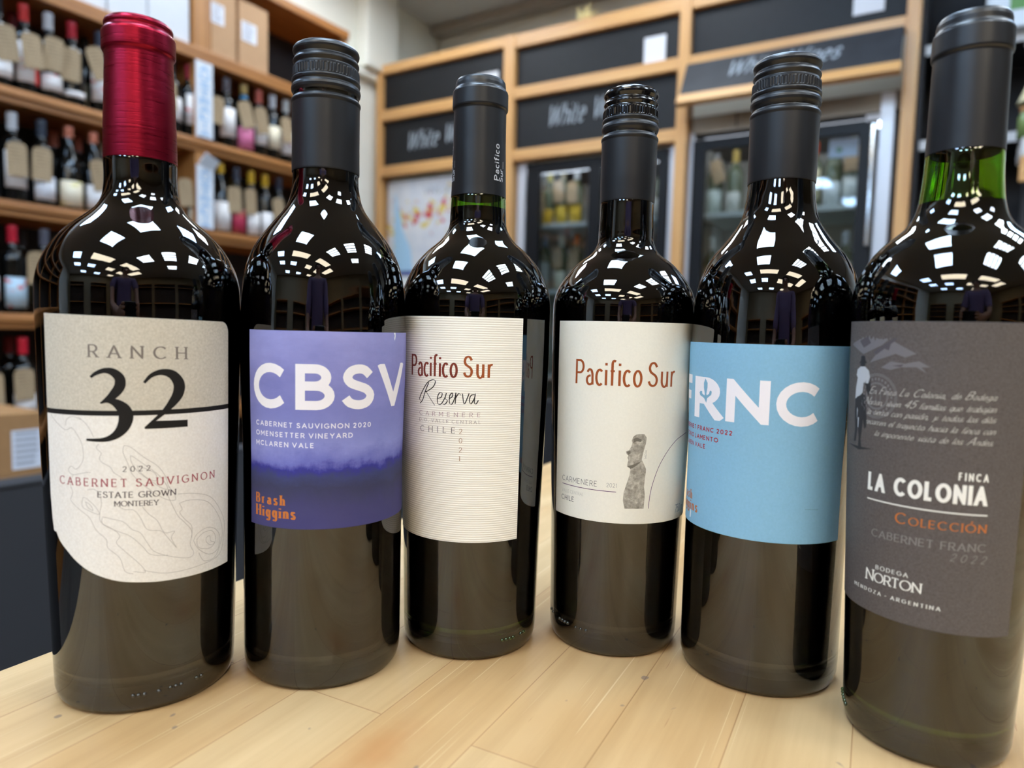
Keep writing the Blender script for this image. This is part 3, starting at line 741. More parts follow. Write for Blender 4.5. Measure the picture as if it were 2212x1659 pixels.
for ch, z in zip('2021', (113.0, 108.6, 104.1, 99.9)): ps += text_polys(ch, -6.9, -6.9 + (1.6 if ch != '1' else .7), z, 2.4, dict(w=.11, t=.07))
b3.ink(ps, ink('ochre', (150, 116, 84)))

# --- fourth: plain cream label with the stone figure
k4 = (286.2 - 262.4) / (290.2 - 265.9)
b4 = Bottle('dark wine bottle with glossy black screw cap and cream label showing a stone figure', (-.1433, .3443),
    P34(33.6, 36.9, [(178.5, 36.6), (185.1, 34.6), (191.8, 30.2), (198.5, 24.2), (203.5, 17.6), (207.7, 15.0), (215.8, 14.2), (230, 13.7)]),
    [(13.9, 229.5), (14, 262)] + [(r * .935, 265.9 + (z - 265.9) * k4 - 3.5) for r, z in ST], 229.5, 1.9, 236, dark_glass,
    [(-31 + k * 2.2, 13) for k in range(4)] + [(-19 + k * 3, 12.4) for k in range(3)] + [(-39, 13.5), (-42, 14)])
screw_cap(b4, 229.5, 13.95, k4, -3.5, .93, black_gloss)
b4.paper(-37.6, 62, 167.8, 69.4, paper('label_cream', (232, 229, 216), .7, .02))
b4.text('Pacifico', -23.5, 10.4, 137.1, 12.0, dict(PSUR, w=.1), cop, 137.0); b4.text('Sur', 13.0, 29.1, 136.9, 12.0, dict(PSUR, w=.1), cop)
dg = ink('graphite', (92, 92, 92)); lg = ink('light_grey', (150, 148, 146)); vio = ink('violet_line', (92, 58, 96))
b4.text('CARMENERE', -31.3, -9.7, 86.9, 2.8, THIN, dg); b4.text('2021', -5, -.1, 87.2, 2.1, THIN, lg)
b4.line(-31.2, 85.3, -.2, 85.1, .32, vio); b4.text('VALLE CENTRAL', -31.4, -16.7, 81.1, 1.65, THIN, ink('faint_grey', (186, 182, 174)))
b4.text('CHILE', -31.7, -22.4, 77.1, 2.6, dict(THIN, w=.12), dg)
moai = [(10.0,114.0),(12.5,113.9),(13.8,112.3),(13.4,109.2),(12.5,105.8),(11.9,103.1),(11.7,101.4),(12.8,99.3),(14.0,96.9),(14.0,94.8),(13.6,92.0),(13.4,87.9),(14.0,83.7),(13.8,80.3),(13.6,77.1),(4.1,77.1),(3.2,80.9),(3.4,85.1),(4.6,89.2),(5.8,93.4),(6.2,96.2),(6.0,97.2),(4.6,97.9),(4.8,99.9),(5.1,101.3),(4.6,102.3),(5.0,103.4),(4.0,104.4),(3.8,105.4),(5.3,106.1),(6.2,107.8),(6.7,109.5),(6.4,110.9),(7.0,112.6),(8.3,113.7)]
stone = mat('ink_stone', (168, 162, 148), .7, spec=.3); t_ = NT(stone)
t_.base(t_.ramp(t_.noise(t_.coord('Object'), 420, 8, .7), [(.3, lin((122, 118, 108))), (.5, lin((164, 158, 146))), (.68, lin((206, 201, 188)))]))
b4.ink([moai], stone, 'stone_figure'); sd = ink('stone_shade', (112, 107, 98))
b4.ink([[(7.1,111.6),(8.7,112.3),(11.3,111.3),(10.9,110.1),(8.8,110.6),(7.2,109.6)], [(4.8,98.1),(7.6,99.0),(11.8,100.9),(9.7,99.0),(7.3,97.2),(6.2,96.9)], [(4.0,105.2),(5.8,105.8),(6.1,104.5),(5.0,103.8)]], sd, 'stone_shading', .21)
b4.strokes([[(16.3,77.0),(16.4,80.8),(17.5,87.7),(20.3,95.9),(23.3,101.3),(27.6,106.5),(32.8,110.3),(38.3,112.0),(43.4,112.9)]], .3, vio, 'arc_line')
st = dict(THIN); b4.ink(vertical('MOAI', 14.2, 102.0, 106.0, 1.2), lg)
b4.text('750 ml', 34.5, 45, 72.6, 4.2, dict(THIN, xs=.7), ink('blue_grey', (140, 148, 158)))

# --- fifth: sky blue label
b5 = Bottle('dark wine bottle with black screw cap and sky blue label in white capitals', (-.0688, .3520),
    [(0, 36.9), (100, 37), (177, 37.1), (184, 36.3), (193, 33.9), (200.7, 29.6), (208.6, 23.2), (216.5, 18.0), (226.9, 15.6), (235, 14.8)],
    [(15.3, 234.3), (15.4, 266)] + [(r, z + .5) for r, z in ST], 234.3, 2.1, 241, dark_glass)
screw_cap(b5, 234.3, 15.3, 1.0, .6, 1.01, black_matt)
blue_paper = paper('label_blue', (132, 181, 210), .65, .035)
b5.paper(-74, 38.3, 159.0, 71.8, blue_paper)
for ch, a, c_ in (('F', -56, -42.6), ('N', -19, .2), ('C', 2.8, 22)): b5.text(ch, a, c_, 123.9, 19.4, dict(GBOLD, w=.215), pale)
RP = text_polys('R', -40.6, -21.6, 123.6, 19.4, dict(GBOLD, w=.215)) + [[(-39, 133)] + [(-33.4 + 9.5 * math.cos(math.radians(a)), 136.6 + 5.4 * math.sin(math.radians(a))) for a in range(-75, 91, 15)] + [(-39, 142)]]
b5.ink(RP, pale)
fleur = [(-31.6,142.4),(-30.0,140.4),(-30.0,138.2),(-30.6,135.2),(-30.2,134.6),(-28.7,135.5),(-28.5,136.5),(-27.8,137.1),(-27.1,136.5),(-27.3,135.2),(-28.9,134.0),(-29.9,133.4),(-30.5,131.1),(-32.1,133.1),(-33.3,133.6),(-35.3,134.2),(-36.0,135.5),(-35.0,136.3),(-33.9,136.2),(-33.7,135.2),(-32.0,134.4),(-31.7,135.1),(-32.5,137.9),(-32.7,140.2)]
b5.ink([fleur], ink('fleur_blue', (124, 172, 200)), 'fleur_de_lis', .22)
redi = ink('red', (164, 44, 58)); G2 = dict(GOTHAM, w=.2)
b5.text('CABERNET FRANC 2022', -57, -15.2, 117.7, 2.2, G2, redi); b5.text('ANTONIO LAMENTO', -57, -22.2, 113.5, 2.2, G2, redi); b5.text('MCLAREN VALE', -57, -30.1, 109.4, 2.2, G2, redi)
och = ink('tan_orange', (178, 112, 76)); b5.text('Brash', -56, -39.6, 83.3, 4.4, DIDONE, och); b5.text('Higgins', -55.3, -33.9, 78.1, 4.8, DIDONE, och)
b5.line(17.5, 87.4, 24, 87.1, .12, ink('scuff', (92, 124, 140)), 'scuff_mark')
b5.ink([[(-41.8, 74), (-40.5, 74.2), (-40.2, 77), (-41, 78.5), (-41.6, 76)]], ink('torn_paper', (225, 230, 235)), 'torn_nick', .18)

# --- sixth: charcoal label
CAP6 = [(13.5, 235.5), (13.4, 241), (13.15, 266), (13.05, 271.2), (13.2, 271.9), (13.7, 272.5), (13.85, 273.2), (13.75, 280.4), (13.5, 281.3), (12.9, 282.1), (12.7, 282.8), (12.7, 284.6), (12.4, 286), (11.7, 287), (10.4, 287.2), (0, 287)]
b6 = Bottle('nearest dark wine bottle with green glass neck, black capsule and charcoal label', (.0036, .3300),
    [(0, 30.3), (30, 31.3), (99, 34.2), (165, 36.7), (176, 36.9), (184, 35.8), (191, 33), (196, 30.2), (201.6, 25.2), (207, 19), (211, 16.4), (215, 15.1), (222, 14.1), (236, 13.3)],
    CAP6, 235.5, 1.3, 216.5, green_glass, [(-44 + k * 1.6, 10 - k * .5) for k in range(6)])
lat('capsule', crisp([(13.0, 235.7)] + CAP6), black_matt, b6.root, 128)
def lab6():
    m = mat('label_charcoal', (92, 88, 91), .6, spec=.35); t = NT(m)
    n = t.noise(t.coord('Object'), 1400, 2)
    t.base(t.ramp(n, [(.3, lin((81, 75, 73))), (.7, lin((97, 91, 89)))])); t.bump(n, .06, .0003)
    return m
b6.paper(-46, 27.8, 169.4, 54.5, lab6())
hill = ink('hill_grey', (116, 113, 117)); hill2 = ink('hill_dark', (84, 80, 85))
b6.ink([[(-42.6,160.3),(-36.0,162.4),(-30.2,164.4),(-25.1,162.6),(-19.9,163.1),(-23.8,160.2),(-29.2,157.9),(-33.0,156.5)], [(-23.8,159.3),(-19.4,162.2),(-14.4,159.6),(-10.3,157.5),(-14.2,156.0),(-17.8,157.2),(-22.1,155.6),(-29.1,153.3)], [(-23.5,151.7),(-19.5,154.3),(-14.1,153.7),(-9.4,154.9),(-5.6,152.8),(-8.5,152.6),(-6.5,150.5),(-10.1,152.6),(-15.8,152.2),(-19.4,151.0)]], hill, 'mountain_print', .18)
b6.ink([[(-36,161.6),(-31,163.6),(-29,161),(-33,159)], [(-24,159.6),(-19.6,161.8),(-20.6,158.4)], [(-27.5,157.4),(-18.5,163.2),(-17.4,162.6),(-25.8,156.6)], [(-19,152.6),(-14.6,153.4),(-15.4,152.4)]], hill2, 'mountain_shading', .19)
rider = [[(-34.5,155.5),(-33.3,156.0),(-31.9,155.6),(-31.6,153.9),(-30.6,153.2),(-33.1,152.5),(-35.8,153.0),(-34.6,153.8)], [(-35.0,152.6),(-31.5,152.8),(-31.8,151.7),(-34.5,151.5)], [(-29.6,148.9),(-28.3,147.6),(-27.8,142.7),(-28.9,140.2),(-30.2,142.5),(-31.1,145.4)],
 [(-37.5,138.4),(-33.2,141.0),(-30.3,140.1),(-29.9,135.7),(-29.2,130.9),(-29.3,127.7),(-30.3,127.0),(-31.3,130.6),(-31.7,126.6),(-32.3,122.5),(-31.6,119.1),(-33.9,118.8),(-33.8,123.3),(-34.7,127.7),(-35.5,123.0),(-35.7,121.2),(-37.4,120.9),(-36.7,125.9),(-37.5,132.3)], [(-42.7,119.3),(-33.2,119.4),(-25.2,119.6),(-33.1,118.1)]]
b6.ink(rider, ink('rider_dark', (44, 43, 46)), 'horse_rider', .2)
b6.ink([[(-34.5,151.5),(-31.6,151.6),(-29.3,150.1),(-28.5,147.5),(-29.4,145.0),(-32.1,145.3),(-32.4,141.3),(-33.6,140.2),(-35.8,139.3),(-37.6,138.3),(-37.3,142.9),(-36.3,147.0),(-37.3,147.9),(-36.7,150.2)], [(-34.9,131),(-34.1,131),(-34.3,127),(-34.7,127)], [(-35.8,135),(-35.2,134),(-35.6,130)]], ink('rider_light', (184, 188, 194)), 'rider_shirt', .21)
seal = ink('seal_grey', (124, 121, 124))
b6.strokes([arc(-24.9, 140.6, r, r, 0, 360, 40) for r in (8.6, 8.0, 5.2, 4.8)] + [[(-27, 138), (-27, 143)], [(-25, 138), (-25, 143)], [(-23, 138.2), (-23, 143)]], .25, seal, 'seal_print', .19, False)
ps = []
for k in range(26):
    a = math.radians(k * 13.8); c_ = (-24.9 + 6.6 * math.cos(a), 140.6 + 6.6 * math.sin(a))
    ps.append([(c_[0] - .3, c_[1] - .5), (c_[0] + .3, c_[1] - .5), (c_[0] + .3, c_[1] + .5), (c_[0] - .3, c_[1] + .5)])
b6.ink(ps, seal, 'seal_print', .19)
ivory = ink('ivory', (226, 224, 216)); W6 = ink('bright_white', (238, 238, 232))
for tx, a, c_, z0, z1 in (('En Finca La Colonia, de Bodega', -28.5, 14.9, 141.3, 142.0), ('Norton, viven 45 familias que trabajan', -30.8, 15.1, 137.0, 137.7), ('la tierra con pasión, y todos los días', -29.1, 15.2, 133.2, 134.0), ('recorren el trayecto hacia la finca con', -29.8, 15.4, 129.3, 129.8), ('la imponente vista de los Andes.', -24.8, 15.3, 125.1, 125.8)):
    b6.text(tx, a, c_, z0, 2.9, SCRIPT, ivory, z1)
COND = dict(w=.195, xs=.52, track=.13, space=.4)
b6.text('FINCA', 5.5, 15, 112.5, 2.9, dict(COND, w=.17), W6); b6.text('LA COLONIA', -26.6, 15.1, 103.3, 7.2, COND, W6, 103.8)
b6.line(-26.5, 99.8, 15.5, 100.3, .5, W6)
b6.text('COLECCIÓN', -14.1, 15.6, 93.0, 4.2, dict(SERIF, small_caps=.74, w=.15), ink('amber', (198, 112, 48)), 93.8)
b6.text('CABERNET FRANC', -23.4, 16, 85.3, 3.0, SERIF, ink('dim_grey', (136, 132, 131)), 86.7)
b6.text('2022', 4.6, 16, 82.2, 3.0, dict(THIN, slant=.3), ink('dim_grey', (136, 132, 131)))
b6.text('BODEGA', -20.6, -8.2, 72.5, 1.7, dict(SERIF, w=.16), W6, 72.9)
b6.text('NORTON', -25.1, -3.4, 67.1, 4.7, dict(SERIF, small_caps=.84, w=.15, track=.1), W6, 67.8)
b6.text('MENDOZA - ARGENTINA', -31.8, 3, 62.2, 1.5, dict(SERIF, w=.2), W6, 62.7)

# ------------------------------------------------------------------ left wall shelving
oak = wood('shelf_oak', (176, 118, 62), (140, 88, 42), 1, .45, 45)
oak_v = wood('shelf_oak_upright', (184, 128, 70), (150, 98, 52), 2, .45, 45)
dark_board = mat('shelf_back_board', (34, 33, 36), .7)
SX, SD = -2.62, -2.91
shelf = thing('wall_shelf', 'long oak wall shelving full of wine bottles and boxes on the left wall', 'shelving', (0, 0, 0))
SH = {'r0': 2.19, 'r1': 1.829, 'r2': 1.466, 'r3': 1.096, 'r4': .722}
for k, z in SH.items():
    bm = box(SD, SX, -2.9, 2.62, z - .052, z, .004)
    if k != 'r0': bx(bm, SD, SX + .012, -2.9, 2.62, z - .030, z - .010, .004)
    obj('shelf_board', bm, oak, shelf)
obj('top_board', box(SD, SX + .01, -2.9, 2.62, 2.508, 2.548, .004), oak, shelf)
obj('plinth', box(SD, SX - .02, -2.9, 2.62, 0, .1), oak, shelf)
for y in (-2.9, -1.7, -.5, .66, 1.775, 2.58): obj('upright', box(SD, SX - .004, y, y + .04 if y != 1.775 else 1.85, .1, 2.508, .003), oak_v, shelf)
obj('back_panel', box(SD - .005, SD + .012, -2.9, 2.62, .1, 2.508), dark_board, shelf)

# ------------------------------------------------------------------ background wine bottles
bg_glass = mat('shelf_bottle_glass', (12, 13, 12), .08, spec=.5)
pale_glass = mat('shelf_bottle_pale_glass', (92, 100, 74), .1, spec=.5)
def mesh_of(bm, name, smooth=True):
    me = bpy.data.meshes.new(name); bm.to_mesh(me); bm.free()
    if smooth:
        for p in me.polygons: p.use_smooth = True
    me.materials.append(bg_glass)
    return me
BORD = [(0, .003), (.030, 0), (.0355, .003), (.037, .01), (.0372, .10), (.0372, .178), (.0355, .19), (.030, .203), (.022, .212), (.0165, .22), (.0148, .235), (.0142, .27), (.0152, .286), (.0145, .292), (0, .292)]
BURG = [(0, .003), (.033, 0), (.0385, .003), (.040, .01), (.0402, .12), (.0392, .14), (.036, .165), (.029, .192), (.021, .215), (.0165, .235), (.0148, .26), (.0142, .28), (.0145, .292), (0, .292)]
BODY = {'bord': mesh_of(lathe(BORD, 28), 'bottle_glass'), 'burg': mesh_of(lathe(BURG, 28), 'burgundy_glass')}
CAPM = mesh_of(lathe([(.0150, .236), (.0155, .237), (.0150, .275), (.0160, .277), (.0160, .288), (.0150, .2935), (0, .294)], 24), 'capsule')
def arc_sheet(r, z0, z1, half, n=20):
    bm = bmesh.new(); v = {}
    for o, rr in ((0, r + .0006), (1, r + .0001)):
        for i in range(n + 1):
            a = math.radians(-half + 2 * half * i / n)
            for j in (0, 1): v[o, i, j] = bm.verts.new((rr * math.cos(a), rr * math.sin(a), (z0, z1)[j]))
    for i in range(n):
        bm.faces.new((v[0, i, 0], v[0, i + 1, 0], v[0, i + 1, 1], v[0, i, 1])); bm.faces.new((v[1, i, 1], v[1, i + 1, 1], v[1, i + 1, 0], v[1, i, 0]))
        bm.faces.new((v[1, i, 0], v[1, i + 1, 0], v[0, i + 1, 0], v[0, i, 0])); bm.faces.new((v[0, i, 1], v[0, i + 1, 1], v[1, i + 1, 1], v[1, i, 1]))
    for i in (0, n): bm.faces.new([v[0, i, 0], v[0, i, 1], v[1, i, 1], v[1, i, 0]][::1 if i == 0 else -1])
    return bm
LABM = {}
def lab_mesh(kind, z0, z1, half=62):
    k = (kind, z0, z1, half)
    if k not in LABM: LABM[k] = mesh_of(arc_sheet(.0372 if kind == 'bord' else .0402, z0, z1, half), 'bottle_label')
    return LABM[k]
def inst(name, me, m, par):
    o = bpy.data.objects.new(name, me); COL.objects.link(o); o.parent = par
    o.material_slots[0].link = 'OBJECT'; o.material_slots[0].material = m
    return o
def lab_paper(rgb, blot=None, sc_=30, thr=.58):
    """label paper with a printed blotch of a second colour"""
    n = 'print_%d_%d_%d_' % rgb + (('%d_%d_%d' % blot) if blot else 'plain')
    if n in MATS: return MATS[n]
    m = mat(n, rgb, .7, spec=.3)
    if blot:
        t = NT(m); f = t.noise(t.coord('Object'), sc_, 3)
        t.base(t.ramp(f, [(thr, lin(rgb)), (thr + .05, lin(blot))]))
    return m
tag_m = mat('kraft_tag', (178, 154, 122), .8, spec=.2); t_ = NT(tag_m)
wv = t_.n('ShaderNodeTexWave', wave_type='BANDS', bands_direction='Z'); wv.inputs['Scale'].default_value = 28; wv.inputs['Distortion'].default_value = 1.5
t_.l(t_.coord('Object'), wv.inputs['Vector'])
nn = t_.noise(t_.coord('Object', (260, 260, 20)), 1, 2)
t_.base(t_.mix(t_.math('MULTIPLY', t_.math('GREATER_THAN', wv.outputs['Fac'], .86), t_.math('GREATER_THAN', nn, .5)), lin((180, 156, 124)), lin((128, 108, 84))))
def tag_mesh():
    bm = bmesh.new(); w, h, c = .0295, .055, .018
    pts = [(-w, -h), (w, -h), (w, h - c), (w - c * .3, h - c * .3), (w - c, h), (-w + c, h), (-w + c * .3, h - c * .3), (-w, h - c)]
    f = bm.faces.new([bm.verts.new((0, y, z)) for y, z in pts])
    e = bmesh.ops.extrude_face_region(bm, geom=[f])
    bmesh.ops.translate(bm, verts=[v for v in e['geom'] if isinstance(v, bmesh.types.BMVert)], vec=(.0012, 0, 0))
    bmesh.ops.recalc_face_normals(bm, faces=bm.faces)
    me = bpy.data.meshes.new('price_tag'); bm.to_mesh(me); bm.free(); me.materials.append(tag_m); return me
TAGM = tag_mesh()
WHERE = {'r1': 'upper wall shelf', 'r2': 'second wall shelf', 'r3': 'third wall shelf', 'r4': 'lowest wall shelf'}
def cap_m(rgb): return mat('cap_%d_%d_%d' % rgb, rgb, .4, spec=.5)
def bg_bottle(x, y, z, kind, cap, lab, label, group, rot=0.0, blot=None, glass=None):
    t = thing('wine_bottle', label, 'wine bottle', (x, y, z), rot, group)
    inst('glass', BODY[kind], glass or bg_glass, t)
    if cap: inst('capsule', CAPM, cap_m(cap), t)
    if lab: inst('label', lab_mesh(kind, lab[1], lab[2]), lab_paper(lab[0], blot), t)
    return t
def price_tag(x, y, z, label, rot=0.0, roll=0.0, tilt=.1, group='kraft price tags on the left wall bottles'):
    o = bpy.data.objects.new('price_tag', TAGM); COL.objects.link(o)
    o.location = (x, y, z); o.rotation_euler = (roll, tilt, rot)
    return tag(o, label, 'price tag', group)
RED, WHT, SAL, GRY, BLK, YEL, DRK = (190, 34, 52), (214, 214, 218), (206, 124, 98), (120, 120, 126), (24, 25, 30), (214, 168, 46), (120, 24, 40)
PAP, CRM, PNK = (226, 222, 220), (226, 214, 188), (206, 120, 150)
FX, BXX = -2.672, -2.785
BG = [ # row, y, front?, kind, capsule, (label colour, z0, z1), blotch, tag (dy, dz, roll) or None, words
 ('r1', 1.105, 1, 'bord', BLK, (PAP, .03, .085), None, (.034, .0, .15), 'dark capped bottle at the left picture edge'),
 ('r1', 1.197, 0, 'bord', DRK, None, None, None, 'dark red capped bottle behind the bright red cap'),
 ('r1', 1.181, 1, 'bord', (206, 48, 46), (PAP, .035, .165), (206, 60, 50), (.034, .0, .1), 'bright red capped bottle with red striped label'),
 ('r1', 1.2565, 1, 'bord', WHT, (PAP, .03, .085), (214, 110, 104), (.026, .012, -.05), 'white capped bottle with pink blot on its label'),
 ('r1', 1.3325, 1, 'bord', RED, (PAP, .03, .05), None, (.006, -.004, 0), 'crimson capped bottle almost covered by its tag'),
 ('r1', 1.432, 0, 'bord', BLK, ((150, 148, 128), .03, .12), None, None, 'dull bottle with narrow olive label set back from the rest'),
 ('r1', 1.427, 1, 'bord', (58, 66, 84), (PAP, .04, .145), (214, 130, 120), (.006, .03, .35), 'slate capped bottle beside the red foil capsule'),
 ('r1', 1.705, 1, 'bord', BLK, (PAP, .05, .14), None, (.005, .0, .1), 'bottle with kraft tag just right of the red foil capsule'),
 ('r1', 1.782, 1, 'bord', (186, 44, 70), (PAP, .05, .17), (214, 110, 110), None, 'rosy red capped bottle left of the blue lettered sign'),
 ('r1', 1.955, 1, 'bord', (112, 108, 116), (PAP, .045, .165), None, (-.025, .0, 0), 'grey capped bottle right of the upper blue lettered sign'),
 ('r1', 2.043, 1, 'burg', (190, 160, 96), ((196, 106, 142), .012, .105), (222, 140, 172), (.03, .02, .3), 'bottle with gold and blue neck and pink label'),
 ('r1', 2.1215, 1, 'bord', (196, 100, 86), (PAP, .05, .14), None, (.034, .015, .25), 'salmon capped bottle with white label'),
 ('r1', 2.197, 1, 'bord', WHT, (CRM, .05, .15), None, None, 'white capped bottle with ivory label'),
 ('r1', 2.2725, 1, 'bord', (204, 204, 200), (PAP, .04, .15), (140, 60, 84), (.028, .01, .2), 'white capped bottle with wine red smear'),
 ('r1', 2.348, 1, 'bord', (206, 206, 206), (PAP, .05, .14), None, None, 'white capped bottle half behind the second black screw cap'),
 ('r2', 1.045, 1, 'bord', BLK, (PAP, .04, .13), None, None, 'bottle with white label cut by the left picture edge'),
 ('r2', 1.137, 1, 'bord', WHT, (PAP, .045, .165), None, (.022, .0, .05), 'white capped bottle with tall pale label'),
 ('r2', 1.226, 1, 'bord', (62, 70, 84), ((222, 224, 230), .02, .1), (196, 200, 210), (.01, .0, 0), 'slate capped bottle with banded silver white label'),
 ('r2', 1.325, -1, 'bord', (120, 58, 54), None, None, None, 'rust capped bottle behind the slate capped one'),
 ('r2', 1.318, 0, 'bord', (190, 110, 90), None, None, None, 'dull salmon capped bottle set back left of the cream label'),
 ('r2', 1.314, 1, 'burg', SAL, (CRM, .012, .1), (200, 188, 120), None, 'salmon capped bottle with broad cream label'),
 ('r2', 1.401, 0, 'bord', (176, 96, 80), None, None, None, 'salmon capped bottle set back right of the cream label'),
 ('r2', 1.398, 1, 'burg', SAL, (PAP, .015, .1), None, (.032, .0, .25), 'salmon capped bottle with tilted tag beside the red foil capsule'),
 ('r2', 1.489, 0, 'bord', (176, 170, 162), None, None, None, 'pale capped bottle partly behind the red foil capsule'),
 ('r2', 1.835, 0, 'bord', BLK, ((186, 60, 76), .03, .12), None, None, 'bottle with red label left of the lower sign'),
 ('r2', 1.806, 1, 'bord', GRY, (CRM, .03, .08), None, (-.03, .0, .15), 'grey capped bottle left of the lower blue lettered sign'),
 ('r2', 1.924, 1, 'burg', YEL, (PAP, .01, .13), None, None, 'yellow capped bottle half behind the lower sign'),
 ('r2', 2.003, 1, 'bord', (64, 68, 82), ((176, 50, 78), .01, .11), (206, 110, 90), (.008, .01, .12), 'slate capped bottle with crimson label'),
 ('r2', 2.060, 0, 'bord', (120, 96, 40), None, None, None, 'dull gold capped bottle set back between slate and yellow caps'),
 ('r2', 2.079, 1, 'bord', YEL, (PAP, .01, .11), None, (.015, .015, .12), 'yellow capped bottle with a tag'),
 ('r2', 2.1545, 1, 'bord', (206, 160, 40), (PAP, .01, .12), None, None, 'yellow capped bottle with white label and no tag'),
 ('r2', 2.232, 1, 'bord', (44, 46, 60), ((150, 176, 196), .03, .12), None, (.02, .0, .25), 'dark capped bottle with blue grey label'),
 ('r3', 1.045, 1, 'bord', BLK, (PAP, .04, .12), None, (.0, .02, .1), 'bottle with kraft tag cut by the left picture edge'),
 ('r3', 1.128, 1, 'bord', (200, 34, 56), ((176, 200, 214), .02, .12), (196, 74, 62), None, 'red capped bottle with pale blue and red label'),
 ('r3', 1.205, 0, 'bord', (52, 52, 58), ((96, 98, 74), .04, .14), None, None, 'dull dark bottle behind the red and blue label'),
 ('r3', 1.226, 1, 'bord', (96, 96, 108), (PAP, .03, .06), None, (-.015, .02, .05), 'grey capped bottle beside the red topped bottle shoulder'),
 ('r4', 1.156, 0, 'bord', (120, 20, 36), None, None, None, 'maroon capped bottle above the carton'),
 ('r4', 1.150, 1, 'bord', (206, 36, 56), (PAP, .03, .1), None, (.012, .0, .05), 'red capped bottle above the carton'),
 ('r4', 1.048, 1, 'bord', BLK, (PAP, .03, .1), None, (.02, -.01, .05), 'tagged bottle above the carton at the left picture edge'),
]
for row, y, fr, kind, cap, lab, blot, tg, words in BG:
    x = FX if fr > 0 else (BXX if fr == 0 else -2.861)
    bg_bottle(x, y, SH[row] + .0005, kind, cap, lab, words + ' on the ' + WHERE[row], 'wine bottles on the left wall shelves', random.uniform(-.3, .2), blot)
    if tg:
        price_tag(x + .049, (y + tg[0]) * .974, SH[row] + .136 + tg[1], 'kraft tag on ' + words.replace('bottle with kraft tag ', 'bottle ').replace('with tilted tag ', '').replace('kraft tag and ', '') + ', ' + WHERE[row].replace(' wall', ''), random.uniform(-.25, .1), tg[2], random.uniform(.05, .16))
# blue foil ring on the gold and blue neck
for o in list(bpy.data.objects):
    if o.get('label', '').startswith('bottle with gold and blue neck'):
        obj('neck_band', lathe([(.0152, .222), (.0178, .223), (.0162, .246), (.0152, .247)], 24), mat('blue_foil', (62, 146, 196), .4), o, smooth=True)
    if o.get('label', '').startswith('bright red capped bottle with red striped'):
        obj('stripe', arc_sheet(.0380, .035, .11, 17), mat('stripe_red', (206, 52, 46), .6), o, rotz=.75)

# vertical white signs with pale blue letters on the upright
sign_m = mat('sign_white', (222, 228, 236), .6); sign_i = mat('sign_blue', (150, 190, 226), .6)
def flat_text(polys, to_world, m, name, par, off=None):
    bm = bmesh.new()
    for p in polys:
        try: bm.faces.new([bm.verts.new(to_world(a[0], a[1])) for a in p])
        except ValueError: pass
    return obj(name, bm, m, par)
def sign(y, z0, z1, text, label, bent):
    t = thing('shelf_sign', label, 'sign', (SX + .002, y, z0), 0, 'vertical blue lettered signs')
    w = .038
    obj('board', box(0, .004, -w, w, 0, (z1 - z0) * (.84 if bent else 1), .0008), sign_m, t)
    if bent:
        bm = box(0, .004, -w, w, 0, (z1 - z0) * .17, .0008)
        bmesh.ops.rotate(bm, verts=bm.verts, cent=(0, 0, 0), matrix=Matrix.Rotation(.55, 3, 'Y') @ Matrix.Rotation(-.35, 3, 'X'))
        o = obj('bent_top', bm, sign_m, t, (0.004, 0, (z1 - z0) * .82))
    k = len(text); step = (z1 - z0) * (.8 if bent else .95) / k; ps = []
    for i, ch in enumerate(text):
        a = (z1 - z0) * (.81 if bent else .97) - (i + 1) * step
        wd_ = .5 if ch == 'I' else 1
        ps += [[(-.021 * 1 + p[0], a + p[1]) for p in q] for q in [[(x * .042, z * step * .74) for x, z in g] for g in [[(x / max(.01, glyph(ch, GBOLD)[0]), z) for x, z in g] for g in glyph(ch, GBOLD)[1]]]] if ch != 'I' else [[(-.004, a), (.004, a), (.004, a + step * .74), (-.004, a + step * .74)]]
    flat_text(ps, lambda y_, z_: (.0046, y_, z_), sign_i, 'lettering', t)
sign(1.812, SH['r1'] + .006, 2.136, 'AUSTRALIA', 'tall white sign with pale blue letters on the upper shelf upright', False)
sign(1.812, SH['r2'] + .004, 1.772, 'AUSTRALIA', 'white sign with pale blue letters and bent top on the second shelf upright', True)

# boxes on the shelf above
kraft = paper('kraft_board', (186, 148, 112), .8, .05, 60)
kraft2 = paper('kraft_board_brown', (166, 124, 82), .8, .05, 60)
white_card = paper('white_carton', (214, 217, 222), .7, .02, 30)
lab_white = mat('shipping_label', (222, 224, 232), .6); lab_print = mat('label_print', (120, 122, 134), .6)
def carton(name, x0, x1, y0, y1, z, h, m, label, sticker=None, face='x', group=None):
    t = thing(name, label, 'box', (x1, (y0 + y1) / 2, z), 0, group)
    w = (y1 - y0) / 2
    obj('board', box(x0 - x1, 0, -w, w, 0, h, .003), m, t)
    obj('tape', box(x0 - x1 + .01, -.0, -.025, .025, h, h + .0008), mat('tape', (196, 166, 120), .35), t)
    if sticker:
        a, b, c, d = sticker
        s = obj('shipping_label', box(.0002, .0012, a - w, b - w, c, d), lab_white, t)
        bm = bmesh.new(); n = 6
        for i in range(n):
            zz = d - (d - c) * (i + .8) / (n + .6); bx(bm, .0013, .0016, a - w + .008, b - w - .008 - .02 * random.random(), zz, zz + (d - c) * .05)
        obj('print', bm, lab_print, s)
    return t
z0 = SH['r0'] + .0005
G = 'cartons on the top board of the left shelving'
carton('white_carton', SD + .02, -2.635, 1.44, 1.586, z0, .3, white_card, 'white carton nearest the red foil capsule on the top shelf', None, group=G)
carton('white_carton', SD + .02, -2.635, 1.592, 1.762, z0, .3, white_card, 'white carton against the oak upright on the top shelf', None, group=G)
carton('white_carton', SD + .02, -2.635, 1.27, 1.434, z0, .12, white_card, 'low white carton at the left end of the top shelf boxes', None, group=G)
